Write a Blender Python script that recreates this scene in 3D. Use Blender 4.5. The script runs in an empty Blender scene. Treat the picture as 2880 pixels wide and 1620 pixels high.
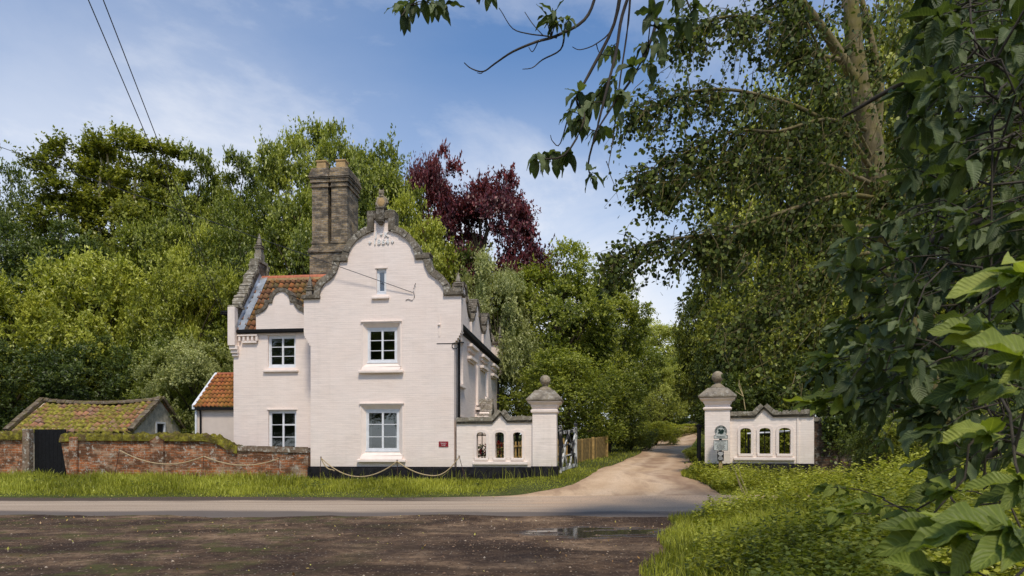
import bpy, math, random
import numpy as np
from mathutils import Vector, Matrix
from mathutils.geometry import tessellate_polygon, delaunay_2d_cdt

random.seed(7)
scene = bpy.context.scene
COL = scene.collection
PI = math.pi
R_ = math.radians
CAM_Z = 1.5
FPX = 1920.0      # focal length of the photograph in its own pixels (24 mm on 36 mm)
PX0, PY0 = 1440.0, 1258.0

def P(px, py, Y):
    """the point at depth Y seen at a photograph pixel"""
    return Vector(((px-PX0)/FPX*Y, Y, CAM_Z-(py-PY0)/FPX*Y))

# ---------------------------------------------------------------- terrain
def sm(a, b, x):
    t = (x-a)/(b-a)
    t = 0.0 if t < 0 else 1.0 if t > 1 else t
    return t*t*(3-2*t)

def edge(y):
    """left foot of the bank beside the forecourt"""
    if y > 8: return 1.62+(y-8)*0.287
    if y > 3: return 0.75+(y-3)*0.174
    return 0.75

def T(x, y):
    z = sm(18.5, 24.5, y)*(0.24+0.36*sm(-3, 4, x))
    z += 0.0475*max(0.0, min(y, 60)-24.5)
    z += 0.12*max(0.0, min(y, 90)-32)*(1-sm(-8, 3, x))
    z += 0.05*max(0.0, min(y, 80)-27)*sm(11, 18, x)
    e = edge(y)
    z += (0.36*sm(e-0.1, e+2.2, x)+0.25*sm(e+2, e+6, x))*(1-sm(12.3, 14.5, y))
    return z

def G(px, py):
    """where the sight line of a pixel meets the terrain"""
    a = (px-PX0)/FPX; b = -(py-PY0)/FPX
    y = 3.0
    while y < 90:
        if CAM_Z+b*y <= T(a*y, y): break
        y += 0.05
    return (a*y, y)

# ---------------------------------------------------------------- local frames
class Frame:
    def __init__(s, ox, oy, deg):
        s.ox, s.oy, s.th = ox, oy, R_(deg)
        s.c, s.s = math.cos(s.th), math.sin(s.th)
    def w(s, u, v, z):
        return Vector((s.ox+u*s.c+v*s.s, s.oy-u*s.s+v*s.c, z))
    def inv(s, x, y):
        dx, dy = x-s.ox, y-s.oy
        return (dx*s.c-dy*s.s, dx*s.s+dy*s.c)
    def px(s, px, py, v=0.0):
        a = (px-PX0)/FPX
        t = (v+s.ox*s.s+s.oy*s.c)/(a*s.s+s.c)
        u, _ = s.inv(a*t, t)
        return (u, CAM_Z-(py-PY0)/FPX*t)
    def side(s, px, u):
        """v on the plane u = const at pixel column px"""
        a = (px-PX0)/FPX
        t = (u+s.ox*s.c-s.oy*s.s)/(a*s.c-s.s)
        return s.inv(a*t, t)[1]

HF = Frame(-4.744, 24.8, 6.5)
RF = Frame((2018-1440)/1920*23.2, 23.2, 18.0)
WF = Frame(0, 0, 0)

# ---------------------------------------------------------------- objects
ORG = {}
def meta(o, label=None, cat=None, group=None, kind=None):
    if label: o['label'] = label
    if cat: o['category'] = cat
    if group: o['group'] = group
    if kind: o['kind'] = kind
    return o

def thing(name, label, cat, u, v, z, frame=WF, group=None):
    o = bpy.data.objects.new(name, None)
    o.empty_display_size = 0.3
    COL.objects.link(o)
    o.location = frame.w(u, v, z)
    o.rotation_euler = (0, 0, -frame.th)
    ORG[o.name] = Vector((u, v, z))
    return meta(o, label, cat, group)

def root_of(o):
    while o.parent: o = o.parent
    return o

class MB:
    def __init__(s): s.v, s.f, s.uv = [], [], {}
    def add(s, vs, fs):
        n = len(s.v)
        s.v += [tuple(p) for p in vs]
        s.f += [tuple(i+n for i in f) for f in fs]
        return s
    def box(s, x0, x1, y0, y1, z0, z1):
        if x1 < x0: x0, x1 = x1, x0
        if y1 < y0: y0, y1 = y1, y0
        if z1 < z0: z0, z1 = z1, z0
        return s.add([(x0,y0,z0),(x1,y0,z0),(x1,y1,z0),(x0,y1,z0),(x0,y0,z1),(x1,y0,z1),(x1,y1,z1),(x0,y1,z1)],
              [(0,3,2,1),(4,5,6,7),(0,1,5,4),(1,2,6,5),(2,3,7,6),(3,0,4,7)])
    def prism(s, poly, a0, a1, axis='v', holes=()):
        """poly in (u,z) pushed along v, in (v,z) along u, or in (u,v) along z"""
        def m(p, a):
            if axis == 'v': return (p[0], a, p[1])
            if axis == 'u': return (a, p[0], p[1])
            return (p[0], p[1], a)
        loops = [list(poly)]+[list(h) for h in holes]
        flat = [p for l in loops for p in l]
        n = len(flat)
        tris = tessellate_polygon([[Vector((p[0], p[1], 0)) for p in l] for l in loops])
        vs = [m(p, a0) for p in flat]+[m(p, a1) for p in flat]
        fs = []
        for t in tris:
            fs.append(tuple(t)); fs.append(tuple(i+n for i in reversed(t)))
        k = 0
        for l in loops:
            for i in range(len(l)):
                a, b = k+i, k+(i+1) % len(l)
                fs.append((a, b, b+n, a+n))
            k += len(l)
        return s.add(vs, fs)
    def band(s, path, t, a0, a1, axis='v', seg=0.13, jit=0.012, gap=0.008, seed=1, closed_core=True):
        """stones laid along a path (outward = left of travel)"""
        rg = random.Random(seed)
        pts = [Vector(p) for p in path]
        L = [0]
        for i in range(1, len(pts)): L.append(L[-1]+(pts[i]-pts[i-1]).length)
        tot = L[-1]
        def at(d):
            d = max(0, min(tot, d))
            for i in range(1, len(pts)):
                if d <= L[i] or i == len(pts)-1:
                    q = (d-L[i-1])/max(1e-6, L[i]-L[i-1])
                    return pts[i-1].lerp(pts[i], q)
        def nrm(d):
            e = min(0.05, tot*0.3)
            tg = (at(d+e)-at(d-e)).normalized()
            return Vector((-tg.y, tg.x))
        if closed_core:
            N = max(2, int(tot/0.08))
            inn = [at(tot*i/N) for i in range(N+1)]
            out = [at(tot*i/N)+nrm(tot*i/N)*(t-0.03) for i in range(N+1)]
            s.prism([tuple(p) for p in inn]+[tuple(p) for p in reversed(out)], a0+0.015, a1-0.015, axis)
        d = 0.0
        while d < tot-0.02:
            l = seg*rg.uniform(0.8, 1.25)
            d2 = min(tot, d+l)
            if tot-d2 < seg*0.4: d2 = tot
            j = rg.uniform(-jit, jit); k = rg.uniform(-jit, jit)
            p0, p1 = at(d+gap/2), at(d2-gap/2)
            n0, n1 = nrm(d+gap/2), nrm(d2-gap/2)
            lift = 0.004
            poly = [tuple(p0+n0*lift), tuple(p1+n1*lift), tuple(p1+n1*(t+j)), tuple(p0+n0*(t+j))]
            s.prism(poly, a0+k, a1-k, axis)
            d = d2
        return s
    def tube(s, pts, rad, n=8, cap=True):
        pts = [Vector(p) for p in pts]
        if not hasattr(rad, '__len__'): rad = [rad]*len(pts)
        vs, fs = [], []
        up = Vector((0.13, 0.21, 1)).normalized()
        for i, p in enumerate(pts):
            t = (pts[min(i+1, len(pts)-1)]-pts[max(i-1, 0)])
            t = t.normalized() if t.length > 1e-9 else Vector((0, 0, 1))
            r = up if abs(t.dot(up)) < 0.95 else Vector((1, 0.1, 0.05)).normalized()
            a = t.cross(r).normalized(); b = t.cross(a)
            for k in range(n):
                q = 2*PI*k/n
                vs.append(p+(a*math.cos(q)+b*math.sin(q))*rad[i])
        for i in range(len(pts)-1):
            for k in range(n):
                a, b = i*n+k, i*n+(k+1) % n
                fs.append((a, b, b+n, a+n))
        if cap:
            fs.append(tuple(range(n))); fs.append(tuple((len(pts)-1)*n+k for k in reversed(range(n))))
        return s.add(vs, fs)
    def lathe(s, prof, c, n=20, square=False):
        """profile of (radius, z) turned about the vertical through c; square = four sided with half width r"""
        if square: n = 4
        vs, fs = [], []
        for r, z in prof:
            for k in range(n):
                q = 2*PI*(k+(0.5 if square else 0))/n
                rr = r*(math.sqrt(2) if square else 1)
                vs.append((c[0]+rr*math.cos(q), c[1]+rr*math.sin(q), z))
        for i in range(len(prof)-1):
            for k in range(n):
                a, b = i*n+k, i*n+(k+1) % n
                fs.append((a, b, b+n, a+n))
        fs.append(tuple(reversed(range(n)))); fs.append(tuple((len(prof)-1)*n+k for k in range(n)))
        return s.add(vs, fs)
    def build(s, name, mat, parent=None, smooth=False, label=None, bevel=0):
        me = bpy.data.meshes.new(name)
        vs = s.v
        if parent is not None:
            o_ = ORG[root_of(parent).name]
            vs = [(p[0]-o_.x, p[1]-o_.y, p[2]-o_.z) for p in vs]
        me.from_pydata(vs, [], s.f)
        if s.uv:
            pass
        me.validate(); me.update()
        me.materials.append(mat)
        if smooth:
            me.polygons.foreach_set('use_smooth', [True]*len(me.polygons))
        o = bpy.data.objects.new(name, me)
        COL.objects.link(o)
        if parent is not None: o.parent = parent
        if label: o['label'] = label
        if bevel:
            b = o.modifiers.new('bevel', 'BEVEL'); b.width = bevel; b.segments = 2; b.limit_method = 'ANGLE'
        return o

def link_mesh(name, me, parent=None, mat=None):
    o = bpy.data.objects.new(name, me); COL.objects.link(o)
    if parent is not None: o.parent = parent
    return o

def np_mesh(name, V, nv, mat=None, tint=None, uv=None, smooth=False, faces=None):
    """a mesh from an (n,3) array; faces of nv consecutive vertices unless an index array is given"""
    me = bpy.data.meshes.new(name)
    V = np.asarray(V, dtype=np.float32)
    me.vertices.add(len(V)); me.vertices.foreach_set('co', V.ravel())
    idx = np.arange(len(V), dtype=np.int32) if faces is None else np.asarray(faces, dtype=np.int32).ravel()
    m = len(idx)//nv
    me.loops.add(len(idx)); me.loops.foreach_set('vertex_index', idx)
    me.polygons.add(m); me.polygons.foreach_set('loop_start', np.arange(0, m*nv, nv, dtype=np.int32))
    if uv is not None:
        l = me.uv_layers.new(name='UVMap'); l.data.foreach_set('uv', np.asarray(uv, dtype=np.float32).ravel())
    me.update(calc_edges=True)
    if tint is not None:
        a = me.attributes.new('tint', 'FLOAT', 'FACE'); a.data.foreach_set('value', np.asarray(tint, dtype=np.float32))
    if smooth: me.polygons.foreach_set('use_smooth', np.ones(m, dtype=bool))
    if mat: me.materials.append(mat)
    return me

def unit(a):
    return a/np.maximum(1e-9, np.linalg.norm(a, axis=-1, keepdims=True))

def leaf_quads(Pb, D, Nn, L, W, k=0.45):
    """kite shaped leaves: base, side, tip, side"""
    S = unit(np.cross(D, Nn))
    L = np.asarray(L).reshape(-1, 1); W = np.asarray(W).reshape(-1, 1)
    mid = Pb+D*L*k
    V = np.stack([Pb, mid+S*W*0.5, Pb+D*L, mid-S*W*0.5], axis=1)
    return V.reshape(-1, 3)

# ---------------------------------------------------------------- materials
class NT:
    def __init__(s, name):
        s.m = bpy.data.materials.new(name); s.m.use_nodes = True
        s.t = s.m.node_tree; s.t.nodes.clear()
        s.out = s.t.nodes.new('ShaderNodeOutputMaterial')
    def n(s, typ, **kw):
        x = s.t.nodes.new('ShaderNode'+typ)
        for k, v in kw.items(): setattr(x, k, v)
        return x
    def l(s, a, b): s.t.links.new(a, b)
    def put(s, sock, val):
        if isinstance(val, bpy.types.NodeSocket): s.l(val, sock)
        elif isinstance(val, (tuple, list)) and len(val) == 3 and sock.type == 'RGBA': sock.default_value = (*val, 1)
        else: sock.default_value = val
    def coord(s, kind='Object'):
        return s.n('TexCoord').outputs[kind]
    def mapping(s, vec, scale=(1,1,1), loc=(0,0,0), rot=(0,0,0)):
        m = s.n('Mapping'); s.l(vec, m.inputs[0])
        m.inputs['Scale'].default_value = scale; m.inputs['Location'].default_value = loc; m.inputs['Rotation'].default_value = rot
        return m.outputs[0]
    def noise(s, vec, scale, detail=4, rough=0.55, dist=0.0):
        x = s.n('TexNoise'); s.l(vec, x.inputs['Vector'])
        x.inputs['Scale'].default_value = scale; x.inputs['Detail'].default_value = detail
        x.inputs['Roughness'].default_value = rough; x.inputs['Distortion'].default_value = dist
        return x.outputs['Fac']
    def vor(s, vec, scale, out='Distance', feature='F1'):
        x = s.n('TexVoronoi', feature=feature); s.l(vec, x.inputs['Vector']); x.inputs['Scale'].default_value = scale
        return x.outputs[out]
    def ramp(s, fac, stops):
        r = s.n('ValToRGB'); s.l(fac, r.inputs[0])
        e = r.color_ramp.elements
        while len(e) < len(stops): e.new(0.5)
        for el, (p, c) in zip(e, stops):
            el.position = p
            el.color = (c, c, c, 1) if not hasattr(c, '__len__') else (*c, 1)
        return r.outputs[0]
    def mix(s, fac, a, b, mode='MIX'):
        x = s.n('Mix', data_type='RGBA', blend_type=mode)
        s.put(x.inputs[0], fac); s.put(x.inputs[6], a); s.put(x.inputs[7], b)
        return x.outputs[2]
    def math(s, op, a, b=0.0, clamp=False):
        x = s.n('Math', operation=op, use_clamp=clamp); s.put(x.inputs[0], a); s.put(x.inputs[1], b)
        return x.outputs[0]
    def sep(s, vec):
        x = s.n('SeparateXYZ'); s.l(vec, x.inputs[0]); return x.outputs
    def comb(s, x, y, z=0.0):
        c = s.n('CombineXYZ'); s.put(c.inputs[0], x); s.put(c.inputs[1], y); s.put(c.inputs[2], z); return c.outputs[0]
    def bump(s, h, strength=0.4, dist=0.02, nrm=None):
        b = s.n('Bump'); s.l(h, b.inputs['Height']); b.inputs['Strength'].default_value = strength; b.inputs['Distance'].default_value = dist
        if nrm is not None: s.l(nrm, b.inputs['Normal'])
        return b.outputs[0]
    def bsdf(s, col, rough=0.85, nrm=None, spec=0.3, metal=0.0):
        b = s.n('BsdfPrincipled')
        s.put(b.inputs['Base Color'], col); s.put(b.inputs['Roughness'], rough)
        b.inputs['Specular IOR Level'].default_value = spec; b.inputs['Metallic'].default_value = metal
        if nrm is not None: s.l(nrm, b.inputs['Normal'])
        s.l(b.outputs[0], s.out.inputs[0])
        return s.m

def wallvec(t):
    x = t.sep(t.coord())
    return t.comb(t.math('ADD', x[0], x[1]), x[2], 0.0), x

def m_plain(name, col, rough=0.7, var=0.25, scale=6, spec=0.3, metal=0.0, bump=0.2):
    t = NT(name); c = t.coord()
    f = t.noise(c, scale, 5)
    lo = tuple(a*(1-var) for a in col); hi = tuple(min(1, a*(1+var)) for a in col)
    return t.bsdf(t.ramp(f, [(0.3, lo), (0.7, hi)]), rough, t.bump(t.noise(c, scale*5, 4), bump, 0.01), spec, metal)

def m_painted_brick(name, col, grime=0.5):
    t = NT(name); wv, x = wallvec(t)
    br = t.n('TexBrick', offset=0.5); t.l(wv, br.inputs['Vector'])
    br.inputs['Scale'].default_value = 1.0; br.inputs['Brick Width'].default_value = 0.23; br.inputs['Row Height'].default_value = 0.077
    br.inputs['Mortar Size'].default_value = 0.009; br.inputs['Mortar Smooth'].default_value = 0.6
    br.inputs['Color1'].default_value = (0.95,0.95,0.95,1); br.inputs['Color2'].default_value = (0.8,0.8,0.8,1); br.inputs['Mortar'].default_value = (0.35,0.35,0.35,1)
    c = t.coord()
    st = t.noise(t.mapping(wv, (1.1, 11, 1)), 1.3, 6, 0.65)          # courses, stretched sideways
    pat = t.noise(c, 0.9, 5, 0.6)
    base = t.mix(t.ramp(st, [(0.35, 0.0), (0.62, 1.0)]), tuple(a*0.89 for a in col), tuple(min(1, a*1.05) for a in col))
    base = t.mix(t.ramp(pat, [(0.35, 0.0), (0.75, 0.45)]), base, (col[0]*0.98, col[1]*0.9, col[2]*0.84))
    base = t.mix(0.09, base, br.outputs['Color'], 'MULTIPLY')
    # rain streaks and grime
    rs = t.noise(t.mapping(wv, (2.2, 0.22, 1)), 1.6, 4, 0.5)
    base = t.mix(t.math('MULTIPLY', t.ramp(rs, [(0.54, 0.0), (0.80, 1.0)]), 0.26*grime), base, (0.45, 0.40, 0.33))
    sp = t.noise(c, 9, 6, 0.7)
    base = t.mix(t.ramp(sp, [(0.70, 0.0), (0.78, 0.5*grime)]), base, (0.33, 0.28, 0.22))
    pt = t.noise(t.mapping(c, loc=(4, 9, 3)), 0.45, 3, 0.5)
    base = t.mix(t.ramp(pt, [(0.45, 0.0), (0.52, 0.22)]), base, tuple(min(1, q*1.12) for q in col))
    low = t.math('MULTIPLY', t.ramp(x[2], [(0.55, 1.0), (1.0, 0.0)]), t.ramp(pat, [(0.3, 0.1), (0.7, 0.7)]))
    base = t.mix(t.math('MULTIPLY', low, 0.5), base, (0.42, 0.40, 0.30))
    h = t.mix(0.5, br.outputs['Color'], st)
    return t.bsdf(base, 0.75, t.bump(h, 0.5, 0.016), 0.25)

def m_old_brick(name, c1, c2, mortar, lichen=0.5, moss=0.0, course=0.077, mossz=(0,0), patch=0.32):
    t = NT(name); wv, x = wallvec(t)
    c = t.coord()
    wob = t.n('VectorMath', operation='ADD'); nz = t.n('TexNoise'); t.l(c, nz.inputs['Vector']); nz.inputs['Scale'].default_value = 3
    sc = t.n('VectorMath', operation='SCALE'); t.l(nz.outputs['Color'], sc.inputs[0]); sc.inputs['Scale'].default_value = 0.11
    t.l(wv, wob.inputs[0]); t.l(sc.outputs[0], wob.inputs[1])
    br = t.n('TexBrick', offset=0.5); t.l(wob.outputs[0], br.inputs['Vector'])
    br.inputs['Scale'].default_value = 1.0; br.inputs['Brick Width'].default_value = course*3; br.inputs['Row Height'].default_value = course
    br.inputs['Mortar Size'].default_value = 0.009; br.inputs['Mortar Smooth'].default_value = 0.2; br.inputs['Bias'].default_value = -0.1
    br.inputs['Color1'].default_value = (*c1, 1); br.inputs['Color2'].default_value = (*c2, 1); br.inputs['Mortar'].default_value = (*mortar, 1)
    big = t.noise(c, 1.1, 5, 0.6)
    col = t.mix(t.ramp(t.noise(t.mapping(c, (1,1,2.2)), 1.9, 6, 0.68), [(0.42, 0.0), (0.58, 0.85)]), br.outputs['Color'], (c2[0]*0.35, c2[1]*0.42, c2[2]*0.45))
    col = t.mix(t.ramp(t.noise(c, 14, 4), [(0.35, 0.35), (0.7, 0.0)]), col, (0.05, 0.035, 0.025))
    col = t.mix(t.ramp(t.noise(t.mapping(c, (1, 1, 1.6), loc=(8, 4, 2)), 1.3, 7, 0.72), [(0.52, 0.0), (0.60, patch)]), col, tuple(q*1.05 for q in mortar))
    li = t.math('MULTIPLY', t.ramp(t.noise(c, 6.5, 6, 0.7), [(0.56, 0.0), (0.62, 1.0)]), lichen)
    col = t.mix(li, col, (0.50, 0.47, 0.40))
    if moss:
        hz = t.ramp(t.math('ADD', t.math('MULTIPLY', t.math('SUBTRACT', x[2], mossz[0]), 1.0/(mossz[1]-mossz[0])), t.math('MULTIPLY', t.math('SUBTRACT', big, 0.5), 1.2)), [(0.35, 0.0), (0.8, 1.0)])
        mc = t.ramp(t.noise(c, 9, 5), [(0.3, (0.05, 0.05, 0.012)), (0.6, (0.13, 0.125, 0.02)), (0.75, (0.24, 0.22, 0.04))])
        col = t.mix(t.math('MULTIPLY', hz, moss), col, mc)
    h = t.mix(0.5, br.outputs['Fac'], t.noise(c, 25, 5))
    inv = t.math('SUBTRACT', 1.0, h)
    return t.bsdf(col, 0.92, t.bump(inv, 0.8, 0.03), 0.2)

def m_stone(name, base=(0.23,0.195,0.15), lich=0.8, moss=0.15):
    t = NT(name); c = t.coord()
    col = t.ramp(t.noise(c, 3.5, 6, 0.65), [(0.3, tuple(a*0.45 for a in base)), (0.55, base), (0.75, tuple(a*1.5 for a in base))])
    col = t.mix(t.math('MULTIPLY', t.ramp(t.noise(t.mapping(c, loc=(3,7,1)), 8, 6, 0.7), [(0.53, 0.0), (0.60, 1.0)]), lich), col, (0.52, 0.49, 0.42))
    col = t.mix(t.math('MULTIPLY', t.ramp(t.noise(t.mapping(c, loc=(9,2,5)), 4, 5, 0.65), [(0.52, 0.0), (0.66, 1.0)]), moss), col, (0.16, 0.14, 0.035))
    return t.bsdf(col, 0.95, t.bump(t.noise(c, 22, 6, 0.7), 0.9, 0.03), 0.15)

def m_tile(name, cols, moss=0.0, dark=0.3, lich=0.3):
    """pantiles: the UV counts tiles across and courses up"""
    t = NT(name); uv = t.coord('UV'); c = t.coord()
    fl = t.n('VectorMath', operation='FLOOR'); t.l(uv, fl.inputs[0])
    wn = t.n('TexWhiteNoise', noise_dimensions='2D'); t.l(fl.outputs[0], wn.inputs['Vector'])
    k = len(cols)
    col = t.ramp(wn.outputs['Value'], [(i/(k-1), cols[i]) for i in range(k)])
    us = t.sep(uv)
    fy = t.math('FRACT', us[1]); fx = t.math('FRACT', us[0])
    col = t.mix(t.ramp(fy, [(0.0, 0.9), (0.10, 0.55), (0.2, 0.0)]), col, (0.03, 0.02, 0.015))  # course shadow put into the colour at each tile's lower edge
    col = t.mix(t.ramp(fx, [(0.55, 0.0), (0.74, 0.75), (0.95, 0.0)]), col, (0.04, 0.026, 0.018))  # shade of the valleys between rolls, put into the colour
    col = t.mix(t.ramp(t.noise(c, 5, 6, 0.65), [(0.45, 0.0), (0.7, dark)]), col, (0.05, 0.035, 0.025))
    col = t.mix(t.math('MULTIPLY', t.ramp(t.noise(t.mapping(c, loc=(5,1,3)), 9, 6, 0.7), [(0.58, 0.0), (0.64, 1.0)]), lich), col, (0.45, 0.42, 0.34))
    h = t.noise(c, 30, 4)
    if moss:
        mc = t.ramp(t.noise(c, 8, 5), [(0.3, (0.075, 0.065, 0.012)), (0.5, (0.20, 0.18, 0.025)), (0.7, (0.42, 0.39, 0.055))])
        mf = t.noise(t.mapping(c, loc=(1,8,2)), 1.6, 7, 0.72)
        rib = t.ramp(fx, [(0.0, 0.0), (0.18, 0.42), (0.36, 0.0)])
        mm = t.math('SUBTRACT', t.ramp(mf, [(0.40, 0.0), (0.54, 1.0)]), rib, True)
        col = t.mix(t.math('MULTIPLY', mm, moss), col, mc)
    return t.bsdf(col, 0.9, t.bump(h, 0.5, 0.015), 0.2)

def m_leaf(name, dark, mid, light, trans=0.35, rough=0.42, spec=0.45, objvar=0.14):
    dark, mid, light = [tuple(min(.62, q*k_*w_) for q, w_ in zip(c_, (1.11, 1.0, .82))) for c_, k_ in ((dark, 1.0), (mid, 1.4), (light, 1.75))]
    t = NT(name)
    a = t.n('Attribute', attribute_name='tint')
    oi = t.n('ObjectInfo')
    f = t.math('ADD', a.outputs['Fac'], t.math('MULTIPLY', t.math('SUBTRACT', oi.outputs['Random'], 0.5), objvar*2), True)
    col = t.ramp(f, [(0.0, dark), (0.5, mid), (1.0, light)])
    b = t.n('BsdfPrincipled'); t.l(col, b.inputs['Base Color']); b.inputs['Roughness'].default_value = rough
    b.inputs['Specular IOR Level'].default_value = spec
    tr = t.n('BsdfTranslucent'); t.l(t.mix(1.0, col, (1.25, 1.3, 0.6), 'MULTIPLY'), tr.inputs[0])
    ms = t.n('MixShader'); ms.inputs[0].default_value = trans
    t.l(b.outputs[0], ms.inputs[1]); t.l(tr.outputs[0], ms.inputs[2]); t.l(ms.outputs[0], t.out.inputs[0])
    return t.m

def m_big_leaf(name, dark, mid, light, trans=0.25):
    """broad toothed leaf with pinnate veins: UV.x across -1..1, UV.y along the blade"""
    t = NT(name); uv = t.sep(t.coord('UV'))
    a = t.n('Attribute', attribute_name='tint')
    ax = t.math('ABSOLUTE', uv[0])
    w = t.math('SINE', t.math('MULTIPLY', t.math('SUBTRACT', t.math('MULTIPLY', uv[1], 13.0), t.math('MULTIPLY', ax, 2.2)), 2*PI))
    vein = t.ramp(w, [(0.80, 0.0), (1.0, 1.0)])
    midrib = t.ramp(ax, [(0.0, 1.0), (0.09, 0.0)])
    vm = t.math('MAXIMUM', t.math('MULTIPLY', vein, 0.55), midrib)
    col = t.ramp(a.outputs['Fac'], [(0.0, dark), (0.5, mid), (1.0, light)])
    col = t.mix(t.math('MULTIPLY', vm, 0.28), col, tuple(min(1, q*1.6) for q in light))
    col = t.mix(t.ramp(t.noise(t.coord(), 20, 4), [(0.4, 0.0), (0.75, 0.3)]), col, dark)
    nr = t.bump(t.math('MULTIPLY', w, 0.5), 0.3, 0.010)
    b = t.n('BsdfPrincipled'); t.l(col, b.inputs['Base Color']); b.inputs['Roughness'].default_value = 0.5
    b.inputs['Specular IOR Level'].default_value = 0.25; t.l(nr, b.inputs['Normal'])
    tr = t.n('BsdfTranslucent'); t.l(t.mix(1.0, col, (1.4, 1.5, 0.5), 'MULTIPLY'), tr.inputs[0])
    ms = t.n('MixShader'); ms.inputs[0].default_value = trans
    t.l(b.outputs[0], ms.inputs[1]); t.l(tr.outputs[0], ms.inputs[2]); t.l(ms.outputs[0], t.out.inputs[0])
    return t.m

def m_bark(name, lo, hi, moss=0.3, band=True):
    t = NT(name); c = t.coord()
    f = t.noise(t.mapping(c, (6, 6, 1.4)), 2.2, 6, 0.65)
    col = t.ramp(f, [(0.3, lo), (0.7, hi)])
    if moss: col = t.mix(t.math('MULTIPLY', t.ramp(t.noise(c, 1.7, 5, 0.6), [(0.42, 0.0), (0.62, 1.0)]), moss), col, (0.14, 0.12, 0.025))
    if band: col = t.mix(t.ramp(t.noise(t.mapping(c, (2, 2, 14)), 1.2, 4), [(0.62, 0.0), (0.72, 0.6)]), col, tuple(a*0.4 for a in lo))
    return t.bsdf(col, 0.9, t.bump(f, 0.6, 0.03), 0.15)

def m_glass(name):
    t = NT(name)
    g = t.n('BsdfGlossy'); g.inputs['Roughness'].default_value = 0.03; g.inputs[0].default_value = (0.9, 0.95, 1, 1)
    nz = t.bump(t.noise(t.coord(), 3.0, 2), 0.12, 0.02); t.l(nz, g.inputs['Normal'])
    tr = t.n('BsdfTransparent'); tr.inputs[0].default_value = (0.75, 0.8, 0.78, 1)
    fr = t.n('Fresnel'); fr.inputs[0].default_value = 1.5
    f = t.math('ADD', t.math('MULTIPLY', fr.outputs[0], 2.2), 0.09)
    ms = t.n('MixShader'); t.l(f, ms.inputs[0]); t.l(tr.outputs[0], ms.inputs[1]); t.l(g.outputs[0], ms.inputs[2])
    t.l(ms.outputs[0], t.out.inputs[0])
    return t.m

M = {}
M['paint'] = m_painted_brick('painted brick', (0.87, 0.75, 0.675), 0.6)
M['paint2'] = m_painted_brick('weathered painted brick', (0.90, 0.79, 0.71), 1.0)
M['trim'] = m_plain('painted trim', (0.85, 0.73, 0.65), 0.7, 0.07, 4)
M['white'] = m_plain('white joinery', (0.74, 0.75, 0.77), 0.5, 0.09, 5, 0.4)
M['black'] = m_plain('black bitumen paint', (0.016, 0.015, 0.017), 0.75, 0.6, 5, 0.12, bump=0.5)
M['iron'] = m_plain('black iron', (0.010, 0.010, 0.011), 0.65, 0.4, 14, 0.15)
M['stone'] = m_stone('lichen stone coping')
M['stone_d'] = m_stone('weathered dark stone', (0.15, 0.125, 0.095), 0.3, 0.1)
M['stone_w'] = m_stone('pale lichened stone', (0.27, 0.235, 0.18), 0.7, 0.25)
M['stone_ball'] = m_stone('pale ball stone', (0.33, 0.27, 0.19), 0.25, 0.05)
M['stone_cap'] = m_stone('pier cap stone', (0.26, 0.22, 0.17), 0.4, 0.15)
M['rough_par'] = m_stone('bare parapet brick', (0.17, 0.135, 0.10), 0.5, 0.1)
M['chimney'] = m_old_brick('chimney brick', (0.46, 0.33, 0.18), (0.22, 0.165, 0.125), (0.48, 0.43, 0.36), 0.2, course=0.09, patch=0.0)
M['pot'] = m_plain('buff chimney pot', (0.42, 0.28, 0.13), 0.8, 0.3, 6)
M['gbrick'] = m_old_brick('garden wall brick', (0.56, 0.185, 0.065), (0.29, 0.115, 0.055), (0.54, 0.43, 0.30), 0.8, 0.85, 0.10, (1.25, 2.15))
M['gbrick2'] = m_old_brick('shady garden wall brick', (0.17, 0.08, 0.045), (0.09, 0.06, 0.04), (0.18, 0.15, 0.11), 0.3, 0.5, 0.08, (1.6, 2.6))  # garden wall brick darkened throughout; the wall's shade is put into the colour
M['mossy'] = m_stone('moss covered wall top', (0.16, 0.12, 0.08), 0.25, 0.95)
M['gstone'] = m_stone('lichened wall coping', (0.24, 0.17, 0.12), 0.95, 0.2)
M['flint'] = m_stone('pale lichened gable wall', (0.62, 0.54, 0.41), 0.5, 0.1)
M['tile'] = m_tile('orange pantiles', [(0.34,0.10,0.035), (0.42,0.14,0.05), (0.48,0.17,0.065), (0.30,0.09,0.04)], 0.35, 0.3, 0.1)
M['tile2'] = m_tile('weathered pantiles', [(0.10,0.07,0.05), (0.36,0.12,0.045), (0.20,0.10,0.055), (0.42,0.15,0.06), (0.13,0.085,0.06)], 0.25, 0.5, 0.25)
M['tile3'] = m_tile('moss grown pantiles', [(0.34,0.13,0.07), (0.22,0.115,0.07), (0.42,0.19,0.11), (0.30,0.18,0.13)], 1.0, 0.4, 0.6)
M['ridge'] = m_plain('new ridge tile', (0.45, 0.15, 0.08), 0.8, 0.25, 6)
M['lead'] = m_plain('lead flashing', (0.40, 0.44, 0.50), 0.4, 0.3, 3, 0.5, 0.3)
M['glass'] = m_glass('window glass')
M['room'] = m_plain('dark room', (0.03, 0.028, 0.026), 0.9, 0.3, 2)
M['curtain'] = m_plain('net curtain', (0.5, 0.48, 0.44), 0.9, 0.1, 3)
M['red'] = m_plain('dark red enamel', (0.26, 0.008, 0.02), 0.35, 0.1, 4, 0.5)
M['letter'] = m_plain('white lettering', (0.75, 0.73, 0.70), 0.5, 0.05, 4)
M['fence'] = m_plain('weathered fence timber', (0.20, 0.135, 0.05), 0.85, 0.45, 7)
M['fence_y'] = m_plain('fresher fence timber', (0.36, 0.23, 0.08), 0.85, 0.3, 7)
M['rope'] = m_plain('manila rope', (0.48, 0.36, 0.21), 0.9, 0.25, 30)
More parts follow.
